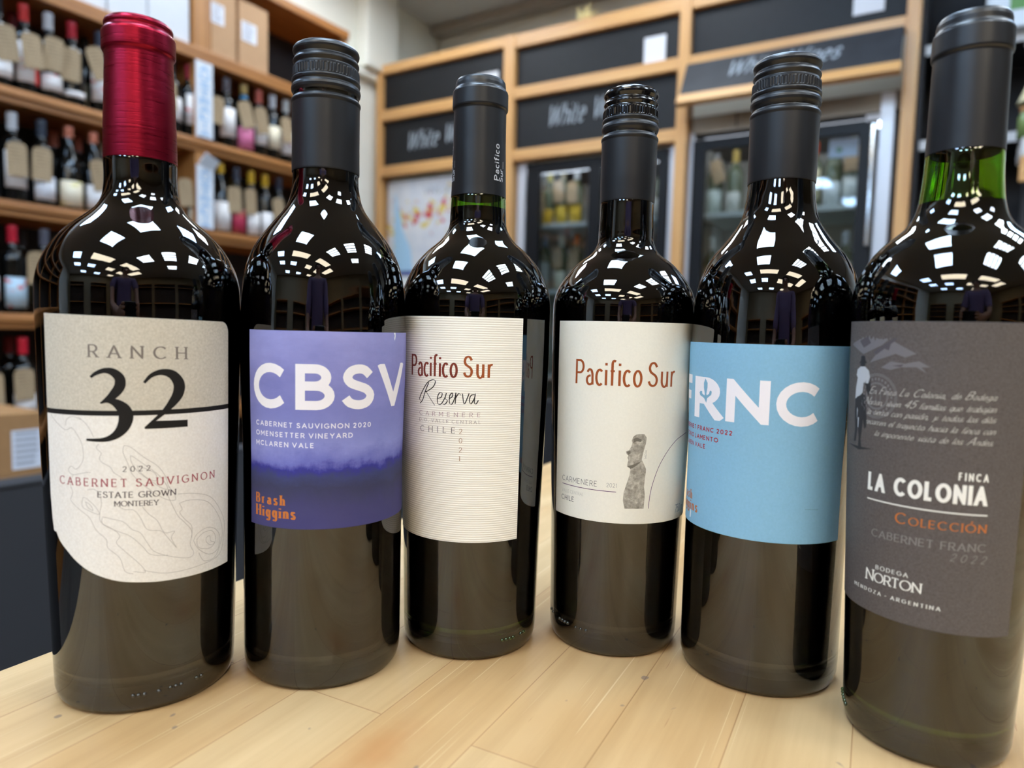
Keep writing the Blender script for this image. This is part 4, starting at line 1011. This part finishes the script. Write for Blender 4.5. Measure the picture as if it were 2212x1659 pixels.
carton('kraft_carton', SD + .02, -2.63, 1.855, 1.975, z0, .28, kraft, 'kraft carton right of the oak upright on the top shelf', (.0, .062, .125, .205), group=G)
carton('kraft_carton', SD + .02, -2.63, 1.99, 2.14, z0, .27, kraft, 'kraft carton beside the dark gap on the top shelf', (.012, .088, .105, .185), group=G)

# cartons stacked in front of the lowest shelves, and the low black counter
zz = 0.0
for i, (h, m, lb) in enumerate(((.21, kraft2, 'bottom brown carton of the stack below the wall shelves'), (.205, kraft2, 'second brown carton from the floor below the wall shelves'), (.2, kraft, 'brown carton with white sticker under the top one of the stack'), (.185, kraft2, 'topmost brown carton with big white label below the wall shelves'))):
    st_ = (.21, .32, .115, .175) if i == 2 else ((.245, .325, .02, .135) if i == 3 else None)
    carton('kraft_carton', -2.575, -2.28, .70, 1.04 + (.02 if i == 2 else 0), zz, h, m, lb, st_, group='cartons stacked under the wall shelves')
    zz += h + .0012
ctr = thing('partition_panel', 'low matt black partition panel behind the butcher block table', 'partition', (0, 0, 0))
ctr_m = paper('panel_black', (52, 52, 55), .6, .04, 300)
obj('panel', box(-1.55, -1.5, -.4, 3.04, .03, .757), ctr_m, ctr)
obj('top_edge', box(-1.553, -1.497, -.4, 3.04, .757, .765, .002), ctr_m, ctr)
for y in (-.3, 1.3, 2.9): obj('foot', box(-1.62, -1.43, y, y + .05, 0, .03, .004), ctr_m, ctr)

# ------------------------------------------------------------------ back wall: oak surround, chalkboards, glass door fridges
beech = wood('surround_beech', (214, 164, 104), (192, 138, 82), 0, .4, 40)
beech_v = wood('surround_beech_upright', (214, 164, 104), (192, 138, 82), 2, .4, 40)
FY = 3.1
sur = thing('fridge_surround', 'beech post and rail surround framing the fridges and chalkboards', 'frame', (0, 0, 0))
POSTS = ((-2.872, -2.838), (-2.0, -1.935), (-1.073, -1.022), (-.184, -.136))
for a, b_ in POSTS: obj('post', box(a, b_, FY, FY + .09, 0, 2.583 if a < -1.5 else ZC - .002, .003), beech_v, sur)
for (x0, x1, zs) in ((-2.838, -2.0, ((2.532, 2.583), (2.268, 2.327), (1.953, 2.010))), (-1.935, -1.073, ((2.514, 2.58), (2.262, 2.317), (1.950, 2.006))), (-1.022, -.184, ((2.514, 2.58), (2.264, 2.313)))):
    for a, b_ in zs: obj('rail', box(x0, x1, FY + .004, FY + .07, a, b_, .003), beech, sur)
board_m = paper('chalkboard_black', (23, 24, 27), .55, .1, 25)
chalk_m = mat('chalk', (176, 184, 190), .9, spec=.1)
t_ = NT(chalk_m); f = t_.noise(t_.coord('Object'), 380, 2); t_.base(t_.ramp(f, [(.35, lin((112, 118, 126))), (.6, lin((186, 194, 200)))]))
card_m = mat('white_card', (216, 216, 220), .5)
HANDW = dict(w=.115, t=.075, nib=60, slant=.3, track=.06, space=.3, xs=.75, join=False)
def board(x0, x1, z0, z1, label, text=None, tx=(0, 1), tz=0, h=.1, card=None, rise=0.0):
    t = thing('chalkboard', label, 'chalkboard', (x0, FY + .035, z0))
    obj('board', box(0, x1 - x0, 0, .012, 0, z1 - z0), board_m, t)
    if text:
        m_ = tx[0] + (tx[1] - tx[0]) * .5
        for wd_, a, c in ((text.split()[0], tx[0], m_ - .02), (text.split()[1], m_ + .02, tx[1])):
            dz = rise * (a - tx[0]) / (tx[1] - tx[0])
            flat_text([[(x - x0, z - z0) for x, z in q] for q in text_polys(wd_, a, c, tz + dz, h, HANDW, tz + dz + rise / 2)], lambda a, b_: (a, -.0015, b_), chalk_m, 'chalk_lettering', t)
    if card:
        bm = box(card[0] - x0, card[1] - x0, -.004, -.0005, card[2] - z0, card[3] - z0)
        obj('paper_card', bm, card_m, t)
    return t
board(-2.838, -2.0, 2.327, 2.532, 'blank chalkboard above the map poster, white card at its right', card=(-2.19, -2.05, 2.335, 2.43))
board(-2.838, -2.0, 2.010, 2.268, 'chalkboard above the map reading White Wines in chalk', 'White Wines', (-2.67, -2.18), 2.09, .10, rise=.02)
board(-1.935, -1.073, 2.317, 2.514, 'blank chalkboard above the double door fridge with a white card', card=(-1.248, -1.145, 2.324, 2.44))
board(-1.935, -1.073, 2.006, 2.262, 'chalkboard above the double door fridge reading White Wines in chalk', 'White Wines', (-1.755, -1.30), 2.105, .10, rise=.015)
board(-1.022, -.184, 2.313, 2.514, 'blank chalkboard above the tilted flap, white card near the post', card=(-.375, -.265, 2.36, 2.475))
# tilted flap board, swung out at the bottom on its oak rail
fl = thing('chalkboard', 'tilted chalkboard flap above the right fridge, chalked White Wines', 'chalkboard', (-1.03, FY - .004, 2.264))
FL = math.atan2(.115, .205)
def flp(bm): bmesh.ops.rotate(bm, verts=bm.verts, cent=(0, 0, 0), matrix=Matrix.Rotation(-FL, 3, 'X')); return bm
obj('board', flp(box(.004, .842, -.012, 0, -.19, 0)), paper('chalkboard_sheen_tint', (48, 50, 54), .5, .16, 12), fl)  # lighter mottled grey stands for light reflected off the tilted board
obj('bottom_rail', flp(box(0, .846, -.022, .006, -.236, -.19, .002)), beech, fl)
for wd_, a, c in (('White', .185, .39), ('Wines', .42, .625)):
    o = flat_text(text_polys(wd_, a, c, -.115, .085, HANDW, -.112), lambda a, b_: (a, -.0135, b_), chalk_m, 'chalk_lettering', fl)
    o.rotation_euler = (-FL, 0, 0)
bm = bmesh.new()
for k in range(7):
    a = -.9 + k * .3
    lf = bx(bm, -.004 + k * .009, .004 + k * .009, -.002, .002, 0, .05 + .02 * (k % 3))
sp_ = thing('dried_sprig', 'small dried sprig lying on the top rail above the blank chalkboard', 'decoration', (-1.56, FY + .03, 2.5805))
bm = bmesh.new()
for k in range(9):
    a = -1.1 + k * .28; L = .05 + .02 * (k % 3)
    p = [(0, 0, .004), (math.sin(a) * L * .5 - .008, 0, math.cos(a) * L * .5), (math.sin(a) * L, (k % 2) * .008, math.cos(a) * L + .004), (math.sin(a) * L * .5 + .008, .004, math.cos(a) * L * .5)]
    bm.faces.new([bm.verts.new(q) for q in p])
ex = bmesh.ops.extrude_face_region(bm, geom=bm.faces[:]); bmesh.ops.translate(bm, verts=[v for v in ex['geom'] if isinstance(v, bmesh.types.BMVert)], vec=(0, .002, 0))
obj('leaves', bm, mat('dried_leaf', (206, 186, 128), .8), sp_)
obj('stem', box(-.012, .012, -.004, .008, 0, .016, .002), mat('dried_stem', (196, 160, 110), .8), sp_)

fr_black = mat('fridge_black', (16, 17, 20), .45, spec=.25)
fr_alu = mat('fridge_aluminium', (206, 207, 212), .35, metal=.3)
fr_in = mat('fridge_interior', (206, 202, 192), .6)
fr_head = paper('fridge_header_beige', (150, 138, 122), .6, .04, 30)
fr_shelf = mat('fridge_shelf_white', (220, 228, 226), .4)
pane = panemat('fridge_pane')
def fridge(x0, x1, ztop, label, doors, shelves, strips, handle=None, header=None):
    t = thing('wine_fridge', label, 'fridge', (x0, FY + .05, 0)); W_ = x1 - x0; D_ = .56
    bm = bmesh.new()
    for a in ((0, .02, .03, D_, 0, ztop), (W_ - .02, W_, .03, D_, 0, ztop), (.02, W_ - .02, D_ - .02, D_, 0, ztop), (.02, W_ - .02, .03, D_ - .02, 0, .12), (.02, W_ - .02, .03, D_ - .02, ztop - .02, ztop)): bx(bm, *a)
    obj('cabinet', bm, fr_black, t)
    bm = bmesh.new(); bx(bm, .021, W_ - .021, D_ - .03, D_ - .021, .121, ztop - .021)
    bx(bm, .0205, .026, .032, D_ - .03, .121, ztop - .021); bx(bm, W_ - .026, W_ - .0205, .032, D_ - .03, .121, ztop - .021)
    obj('lining', bm, fr_in, t)
    for a, b_, zt_ in strips: obj('side_strip', box(a - x0, b_ - x0, -.004, .028, 0, zt_, .002), fr_alu, t)
    for z in shelves: obj('shelf', box(.03, W_ - .03, .10, D_ - .032, z - .022, z, .002), fr_shelf, t)
    for (a, b_, c, d, za, zb) in doors:                       # outer a..b, glass c..d
        dr = bmesh.new()
        for q in ((a, c, .10, zb + .045), (d, b_, .10, zb + .045), (c, d, .10, za), (c, d, zb, zb + .045)): bx(dr, q[0] - x0, q[1] - x0, -.008, .026, q[2], q[3])
        dr = obj('door', dr, fr_black, t)
        obj('door_glass', box(c - x0, d - x0, .004, .009, za, zb), pane, dr)
    if handle: obj('handle', box(handle[0] - x0, handle[1] - x0, -.04, -.0085, handle[2], handle[3], .006), mat('chrome', (225, 228, 228), .12, metal=.9), dr)
    if header:
        obj('header', box(.004, W_ - .004, .0, .03, ztop - .001, header), fr_head, t)
        obj('header_seam', box(.20, .206, -.001, .0, ztop + .006, header - .004), fr_black, t)
        obj('maker_plate', box(-.305 - x0, -.25 - x0, -.0105, -.0082, 1.945, 1.969), card_m, t)
    obj('interior_lamp', box(.05, W_ - .05, .05, .07, ztop - .05, ztop - .028), mat('fridge_lamp', (230, 230, 230), emit=((232, 240, 255), 12)), t)
    return t
fridge(-1.93, -1.078, 1.945, 'black double door wine fridge with yellow labelled bottles under the chalkboard', [(-1.868, -1.485, -1.795, -1.515, .3, 1.885), (-1.483, -1.115, -1.455, -1.16, .3, 1.885)], (.4, .85, 1.30, 1.645), ((-1.925, -1.878, 1.945), (-1.108, -1.08, 1.945)))
fridge(-1.018, -.19, 1.985, 'black wine fridge with chrome door handle under the tilted chalkboard', [(-1.0, -.262, -.945, -.325, .3, 1.905)], (.4, .85, 1.25, 1.645), ((-1.018, -1.002, 1.985), (-.256, -.205, 2.05)), (-.283, -.266, 1.45, 1.93), 2.055)
for x0_, lb in ((-2.838, None),):
    t = thing('wine_fridge', 'dark fridge front behind the wine map at the left of the surround', 'fridge', (-2.83, FY + .05, 0))
    obj('cabinet', box(.004, .82, .03, .5, 0, 1.94), fr_black, t)
    obj('door', box(.012, .81, 0, .028, .1, 1.93, .003), fr_black, t)
# map poster
mp = mat('map_print', (206, 206, 208), .5); t_ = NT(mp)
vc = t_.coord('Object'); n1 = t_.noise(vc, 9, 4, .6); n2 = t_.noise(t_.coord('Object', loc=(3, 0, 5)), 24, 4); n3 = t_.noise(t_.coord('Object', loc=(9, 0, 2)), 21, 4)
sep = t_.n('ShaderNodeSeparateXYZ'); t_.l(vc, sep.inputs[0])
band = t_.math('SUBTRACT', 1.0, t_.math('MULTIPLY', t_.math('ABSOLUTE', t_.math('SUBTRACT', sep.outputs['Z'], t_.math('MULTIPLY_ADD', sep.outputs['X'], .28, .30))), 9.0))
c = t_.ramp(n1, [(.35, lin((196, 198, 204))), (.65, lin((216, 213, 212)))])
c = t_.mix(t_.math('GREATER_THAN', t_.math('ADD', n2, t_.math('MULTIPLY', band, .12)), .63), c, lin((214, 186, 60)))
c = t_.mix(t_.math('GREATER_THAN', t_.math('ADD', n3, t_.math('MULTIPLY', band, .12)), .65), c, lin((192, 44, 72)))
sea = t_.math('LESS_THAN', t_.math('ADD', sep.outputs['X'], t_.math('MULTIPLY', n1, .06)), t_.math('MULTIPLY_ADD', sep.outputs['Z'], -.35, .255))
sea = t_.math('MULTIPLY', sea, t_.math('GREATER_THAN', sep.outputs['X'], .05))
c = t_.mix(sea, c, lin((164, 200, 224)))
foot = t_.math('LESS_THAN', sep.outputs['Z'], .02)
t_.base(t_.mix(foot, c, lin((222, 226, 224))))
po = thing('map_poster', 'pale wine map poster with red and yellow regions left of the fridges', 'poster', (-2.815, FY + .048, 1.36))
obj('sheet', box(0, .76, -.0015, 0, -.4, .565), mp, po)
obj('border_strip', box(.02, .74, -.0025, -.0016, .02, .05), mat('map_blue', (78, 84, 140), .5), po)
obj('border_strip', box(.02, .74, -.0025, -.0016, -.05, -.01), mat('map_cream', (232, 232, 226), .5), po)
flat_text(text_polys('VINS DE FRANCE', .27, .70, .475, .04, dict(GOTHAM, w=.12)), lambda a, b_: (a, -.002, b_), mat('map_type', (128, 136, 146), .5), 'lettering', po)

# bottles inside the fridges
FG = 'bottles behind the fridge glass'
y0 = FY + .05
A_, B2 = 1.6455, 1.3005
yel_glass = mat('white_wine_glass', (168, 150, 70), .12)
def fb(x, dy, z, kind, cap, lab, label, blot=None, glass=None, tg=None):
    bg_bottle(x, y0 + dy, z, kind, cap, lab, label, FG, -PI / 2 + random.uniform(-.2, .2), blot, glass)
    if tg: price_tag(x + tg[0], y0 + dy - .055, z + tg[1], tg[2], -PI / 2 + random.uniform(-.15, .15), tg[3], random.uniform(.04, .1), 'kraft price tags in the fridges')
fb(-1.842, .20, A_, 'bord', (196, 178, 70), ((214, 172, 50), .008, .085), 'yellow labelled bottle at the left of the double fridge upper shelf', glass=pale_glass, tg=(-.03, .13, 'kraft tag at the left of the double fridge upper shelf', .1))
fb(-1.762, .20, A_, 'bord', (160, 150, 120), ((222, 186, 60), .008, .1), 'yellow labelled bottle in the middle of the double fridge upper shelf', glass=pale_glass, tg=(.0, .17, 'kraft tag in the middle of the double fridge upper shelf', .0))
fb(-1.682, .20, A_, 'bord', (206, 206, 206), ((216, 176, 56), .008, .1), 'yellow labelled bottle at the right of the double fridge upper shelf', glass=pale_glass, tg=(.0, .16, 'kraft tag at the right of the double fridge upper shelf', .0))
fb(-1.850, .18, B2, 'bord', (126, 146, 170), ((206, 212, 210), .01, .15), 'blue grey necked bottle on the double fridge lower shelf', glass=pale_glass)
fb(-1.760, .20, B2, 'bord', (206, 210, 196), ((214, 218, 196), .01, .1), 'white capped bottle on the double fridge lower shelf', glass=pale_glass, tg=(.0, .17, 'kraft tag on the white capped bottle in the double fridge', .0))
fb(-1.672, .20, B2, 'bord', (206, 110, 50), ((206, 206, 196), .01, .1), 'orange capped bottle on the double fridge lower shelf', glass=pale_glass, tg=(.01, .16, 'kraft tag on the orange capped bottle in the double fridge', .0))
fb(-1.30, .20, A_, 'bord', (206, 160, 150), ((216, 214, 206), .02, .1), 'pink capped bottle behind the right door of the double fridge', glass=pale_glass)
fb(-1.21, .20, A_, 'bord', (186, 186, 186), ((216, 214, 206), .02, .1), 'pale capped bottle behind the right door of the double fridge', glass=pale_glass)
fb(-.955, .22, A_, 'bord', (150, 150, 150), ((206, 216, 208), .01, .12), 'white labelled bottle at the left end of the right fridge upper shelf', glass=pale_glass, tg=(.02, .2, 'leaning kraft tag at the left end of the right fridge', .3))
fb(-.86, .2, A_, 'bord', (190, 160, 80), ((206, 206, 196), .01, .1), 'gold capped bottle on the right fridge upper shelf', glass=pale_glass)
fb(-.52, .2, A_, 'bord', (206, 80, 50), ((214, 204, 168), .04, .17), 'bottle with red cap and tall cream label on the right fridge shelf', glass=pale_glass)
fb(-.44, .2, A_, 'bord', (180, 180, 180), ((206, 214, 214), .01, .11), 'bottle with low white label on the right fridge upper shelf', glass=pale_glass)
fb(-.365, .2, A_, 'bord', (206, 190, 140), ((210, 214, 208), .01, .13), 'cream capped bottle at the right end of the right fridge shelf', glass=pale_glass, tg=(.0, .2, 'kraft tag at the right end of the right fridge', .0))
fb(-.95, .2, 1.2505, 'bord', (214, 218, 214), ((190, 176, 140), .01, .15), 'white capped bottle at the left of the right fridge lower shelf', glass=pale_glass)
fb(-.47, .2, 1.2505, 'bord', (60, 60, 60), ((196, 180, 60), .02, .1), 'dark capped bottle with yellow label in the right fridge', glass=pale_glass)
fb(-.375, .2, 1.2505, 'bord', (214, 218, 222), ((216, 206, 176), .01, .16), 'white capped bottle with cream label in the right fridge', glass=pale_glass)
sc_ = thing('shelf_card', 'white card with green dot hanging inside the right fridge', 'card', (-.39, y0 + .06, 1.83))
obj('card', box(-.055, .055, 0, .002, 0, .075), mat('card_blue_white', (206, 218, 240), .4), sc_)
obj('dot', lathe([(0, 0), (.011, 0), (.011, .001), (0, .001)], 20), mat('dot_green', (70, 130, 90), .5), sc_, (-.015, -.0005, .03)).rotation_euler = (PI / 2, 0, 0)

# ------------------------------------------------------------------ shelving to the right of the last post
ru = thing('display_shelving', 'dark shelving with white edged shelves right of the fridges', 'shelving', (0, 0, 0))
obj('back_panel', box(-.134, 1.3, 3.5, 3.52, 0, 2.9), dark_board, ru)
obj('side_panel', box(-.134, -.118, FY + .06, 3.5, 0, 2.9), dark_board, ru)
ed = mat('shelf_edge_white', (206, 204, 202), .5)
for z in (2.215, 1.857, 1.45, 1.0): obj('shelf_board', box(-.117, 1.3, FY + .09, 3.499, z - .03, z - .002), dark_board, ru); obj('edge_strip', box(-.117, 1.3, FY + .084, FY + .09, z - .037, z), ed, ru)
u2 = thing('wall_bracket_shelf', 'nearer oak and white shelf at the right picture edge', 'shelving', (.19, 2.9, 0))
obj('shelf_board', box(.0, .9, 0, .16, 1.705, 1.765, .003), ed, u2)
obj('rail', box(.0, .9, 0, .02, 1.62, 1.704, .003), beech, u2)
obj('upper_board', box(.0, .9, 0, .16, 2.105, 2.165, .003), ed, u2)
obj('side_panel', box(.86, .9, .02, .16, 0, 2.4, .003), beech_v, u2)
obj('post', box(.02, .05, .1, .14, 0, 2.105), dark_board, u2)
gb = thing('green_white_carton', 'white carton with green bands on the shelf behind the nearest capsule', 'box', (.16, 3.14, 2.2155))
obj('board', box(-.09, .3, 0, .2, 0, .3, .003), mat('carton_white', (214, 220, 226), .5), gb)
gg = mat('carton_green', (92, 138, 74), .5)
obj('green_band', box(-.02, .05, -.001, -.0002, .06, .3), gg, gb); obj('green_band', box(.051, .3, -.001, -.0002, .02, .05), gg, gb)
bm = bmesh.new()
for k in range(3): bx(bm, .075, .22 - .03 * k, -.001, -.0002, .085 + .022 * k, .095 + .022 * k)
obj('print', bm, lab_print, gb)
lp = thing('table_lamp', 'small lamp with a cream shade at the right picture edge', 'lamp', (.245, 2.98, 1.7655))
obj('shade', lathe([(.072, .13), (.03, .235), (.027, .235), (.069, .13)], 32), mat('lamp_shade', (236, 226, 184), .7), lp, smooth=True)
obj('base', lathe([(0, 0), (.04, 0), (.04, .01), (.012, .03), (.01, .23), (0, .23)], 24), mat('lamp_base', (66, 50, 40), .4), lp, smooth=True)
jr = thing('glass_jar', 'green filled jar beside the small lamp', 'jar', (.2, 2.925, 1.7655))
obj('jar', lathe([(0, 0), (.024, 0), (.024, .07), (.017, .082), (.017, .088), (0, .088)], 24), mat('jar_green', (112, 132, 76), .2), jr, smooth=True)
obj('lid', lathe([(0, .0885), (.02, .0885), (.02, .1), (0, .1)], 24), mat('jar_lid', (196, 140, 90), .4), jr, smooth=True)
RG = 'bottles on the dark shelving right of the fridges'
fb2 = lambda x, y, z, cap, lab, label, blot=None: bg_bottle(x, y, z, 'bord', cap, lab, label, RG, -PI / 2, blot)
fb2(-.068, FY + .16, 1.4505, (204, 204, 204), ((216, 214, 208), .03, .16), 'white capped bottle with yellow topped label right of the last post', (206, 176, 60))
fb2(.30, 3.28, 1.4505, BLK, (PAP, .03, .13), 'dark bottle at the right picture edge below the oak rail')
fb2(.385, 3.28, 1.4505, (150, 60, 50), (CRM, .03, .13), 'rust capped bottle at the right picture edge below the oak rail')

# ------------------------------------------------------------------ shop behind the camera (seen in the glass)
rs_m = mat('rear_shelf_dark', (58, 44, 34), .6)
for i, (x, y, w, d, h) in enumerate(((-1.6, YF + .02, 1.7, .35, 2.0), (.9, YF + .02, 1.7, .35, 2.0), (3.2, YF + .02, 1.6, .35, 2.0))):
    t = thing('shop_shelving', 'dark wine shelving across the shop behind the photographer', 'shelving', (x, y, 0), 0, 'shelving behind the photographer')
    obj('back_panel', box(-w/2, w/2, 0, .02, 0, h), rs_m, t)
    for z in (.1, .5, .9, 1.3, 1.7, h): obj('shelf_board', box(-w/2, w/2, .021, d, z - .03, z), oak, t)
    for xx in (-w/2, w/2 - .03): obj('side_panel', box(xx, xx + .03, .021, d, 0, h + .001), rs_m, t)
for i, (y,) in enumerate(((-2.6,), (-.4,), (1.8,))):
    t = thing('shop_shelving', 'dark wine shelving along the right wall of the shop', 'shelving', (XR - .02, y, 0), PI / 2, 'shelving along the right wall')
    obj('back_panel', box(-.95, .95, 0, .02, 0, 2.0), rs_m, t)
    for z in (.1, .5, .9, 1.3, 1.7, 2.0): obj('shelf_board', box(-.95, .95, .021, .35, z - .03, z), oak, t)

# ------------------------------------------------------------------ the photographer (mirrored in every bottle)
FXY = Vector((-math.sin(YAW), math.cos(YAW), 0)); AL = .80
per = thing('person', 'person in a mauve shirt holding up a phone, mirrored in the bottles', 'person', (Vector((0, 0, 0)) - FXY * AL), YAW)
def skin(name, verts, edges, m, par, sub=2, root=0):
    me = bpy.data.meshes.new(name); me.from_pydata([v[0] for v in verts], edges, []); me.update()
    o = bpy.data.objects.new(name, me); COL.objects.link(o); o.parent = par; me.materials.append(m)
    o.modifiers.new('skin', 'SKIN'); sv = me.skin_vertices[0].data
    for i, v in enumerate(verts): sv[i].radius = v[1] if isinstance(v[1], tuple) else (v[1], v[1]); sv[i].use_root = i == root
    o.modifiers['skin'].use_smooth_shade = True
    if sub: md = o.modifiers.new('sub', 'SUBSURF'); md.levels = sub; md.render_levels = sub
    return o
skin_m = mat('skin_tone', (150, 108, 88), .5)
V = [((0, 0, .94), (.15, .10)), ((0, 0, 1.10), (.135, .095)), ((0, .0, 1.28), (.15, .105)), ((0, .01, 1.40), (.12, .085)), ((0, .02, 1.47), .058), ((0, .035, 1.53), .054), ((0, .05, 1.59), (.066, .078)), ((0, .048, 1.66), (.074, .092)), ((0, .04, 1.73), (.055, .068))]
E_ = [(i, i + 1) for i in range(8)]
for s in (-1, 1):
    n = len(V)
    V += [((.17 * s, .01, 1.40), .062), ((.215 * s, .05, 1.25), .050), ((.235 * s, .12, 1.11), .043), ((.17 * s, .28, 1.075), .036), ((.118 * s, .40, 1.065), .026), ((.098 * s, .445, 1.07), (.024, .03))]
    E_ += [(3, n), (n, n + 1), (n + 1, n + 2), (n + 2, n + 3), (n + 3, n + 4), (n + 4, n + 5)]
    p = n + 5
    for (dx, dz, ln) in ((.0, .034, .9), (.0, .014, 1.0), (.0, -.006, .95), (.0, -.026, .78)):
        q = len(V)
        V += [((.094 * s, .470, 1.074 + dz), .0095), ((.088 * s, .493, 1.076 + dz), .0088), ((.088 * s - .026 * s * ln, .503, 1.077 + dz), .0078)]
        E_ += [(p, q), (q, q + 1), (q + 1, q + 2)]
    q = len(V)
    V += [((.078 * s, .455, 1.10), .011), ((.062 * s, .468, 1.092), .0095), ((.050 * s, .474, 1.082), .008)]
    E_ += [(p, q), (q, q + 1), (q + 1, q + 2)]
    n = len(V)
    V += [((.09 * s, 0, .90), .088), ((.10 * s, .01, .52), .056), ((.105 * s, -.01, .10), .038), ((.11 * s, .09, .04), (.035, .036)), ((.115 * s, .16, .03), (.032, .026))]
    E_ += [(0, n), (n, n + 1), (n + 1, n + 2), (n + 2, n + 3), (n + 3, n + 4)]
n = len(V); V += [((0, .135, 1.615), .012), ((0, .150, 1.60), .012)]; E_ += [(7, n), (n, n + 1)]
skin('body', V, E_, skin_m, per)
shirt_m = paper('shirt_mauve', (104, 88, 118), .85, .05, 200)
SV = [((0, 0, .90), (.172, .125)), ((0, 0, 1.10), (.158, .118)), ((0, .0, 1.28), (.172, .126)), ((0, .01, 1.41), (.14, .10))]; SE = [(0, 1), (1, 2), (2, 3)]
for s in (-1, 1):
    n = len(SV); SV += [((.175 * s, .01, 1.40), .080), ((.215 * s, .05, 1.25), .070), ((.228 * s, .09, 1.165), .066)]; SE += [(3, n), (n, n + 1), (n + 1, n + 2)]
skin('shirt', SV, SE, shirt_m, per)
TV = [((0, 0, .93), (.165, .115))]; TE = []
for s in (-1, 1):
    n = len(TV); TV += [((.09 * s, 0, .86), .105), ((.10 * s, .01, .52), .076), ((.107 * s, -.01, .09), .062)]; TE += [(0, n), (n, n + 1), (n + 1, n + 2)]
skin('trousers', TV, TE, paper('denim_dark', (38, 42, 56), .85, .05, 300), per)
bm = bmesh.new(); bmesh.ops.create_uvsphere(bm, u_segments=28, v_segments=18, radius=1.0)
bmesh.ops.delete(bm, geom=[v for v in bm.verts if v.co.z < -.25 or (v.co.y > .55 and v.co.z < .45)], context='VERTS')
for v in bm.verts: v.co = Vector((v.co.x * .089, .036 + v.co.y * .108, 1.685 + v.co.z * .098))
obj('hair', bm, mat('hair_dark', (40, 32, 28), .6), per, smooth=True)
for s in (-1, 1):
    bm = bmesh.new(); bmesh.ops.create_uvsphere(bm, u_segments=14, v_segments=8, radius=.012, matrix=Matrix.Translation((.031 * s, .134, 1.645)))
    obj('eye', bm, mat('eye_dark', (46, 36, 32), .2), per, smooth=True)
    bm = bmesh.new(); bmesh.ops.create_uvsphere(bm, u_segments=14, v_segments=10, radius=1.0)
    for v in bm.verts: v.co = Vector((.082 * s + v.co.x * .010, .045 + v.co.y * .018, 1.635 + v.co.z * .031))
    obj('ear', bm, skin_m, per, smooth=True)
    obj('shoe', box(.108 * s - .045, .108 * s + .045, -.07, .2, .0, .085, .025), mat('shoe_black', (26, 26, 28), .5), per)
obj('mouth', box(-.024, .024, .118, .132, 1.562, 1.571, .003), mat('lips', (124, 70, 66), .5), per)
ph = thing('phone', 'black phone held up by the person mirrored in the bottles', 'phone', (Vector((0, 0, CAM_Z)) - FXY * .306), YAW)
obj('case', box(-.079, .079, -.008, 0, -.037, .037, .003), mat('phone_black', (16, 16, 18), .3), ph)
obj('screen', box(-.076, .076, -.0090, -.0081, -.034, .034), mat('phone_screen', (8, 8, 10), .1, emit=((190, 180, 160), .35)), ph)
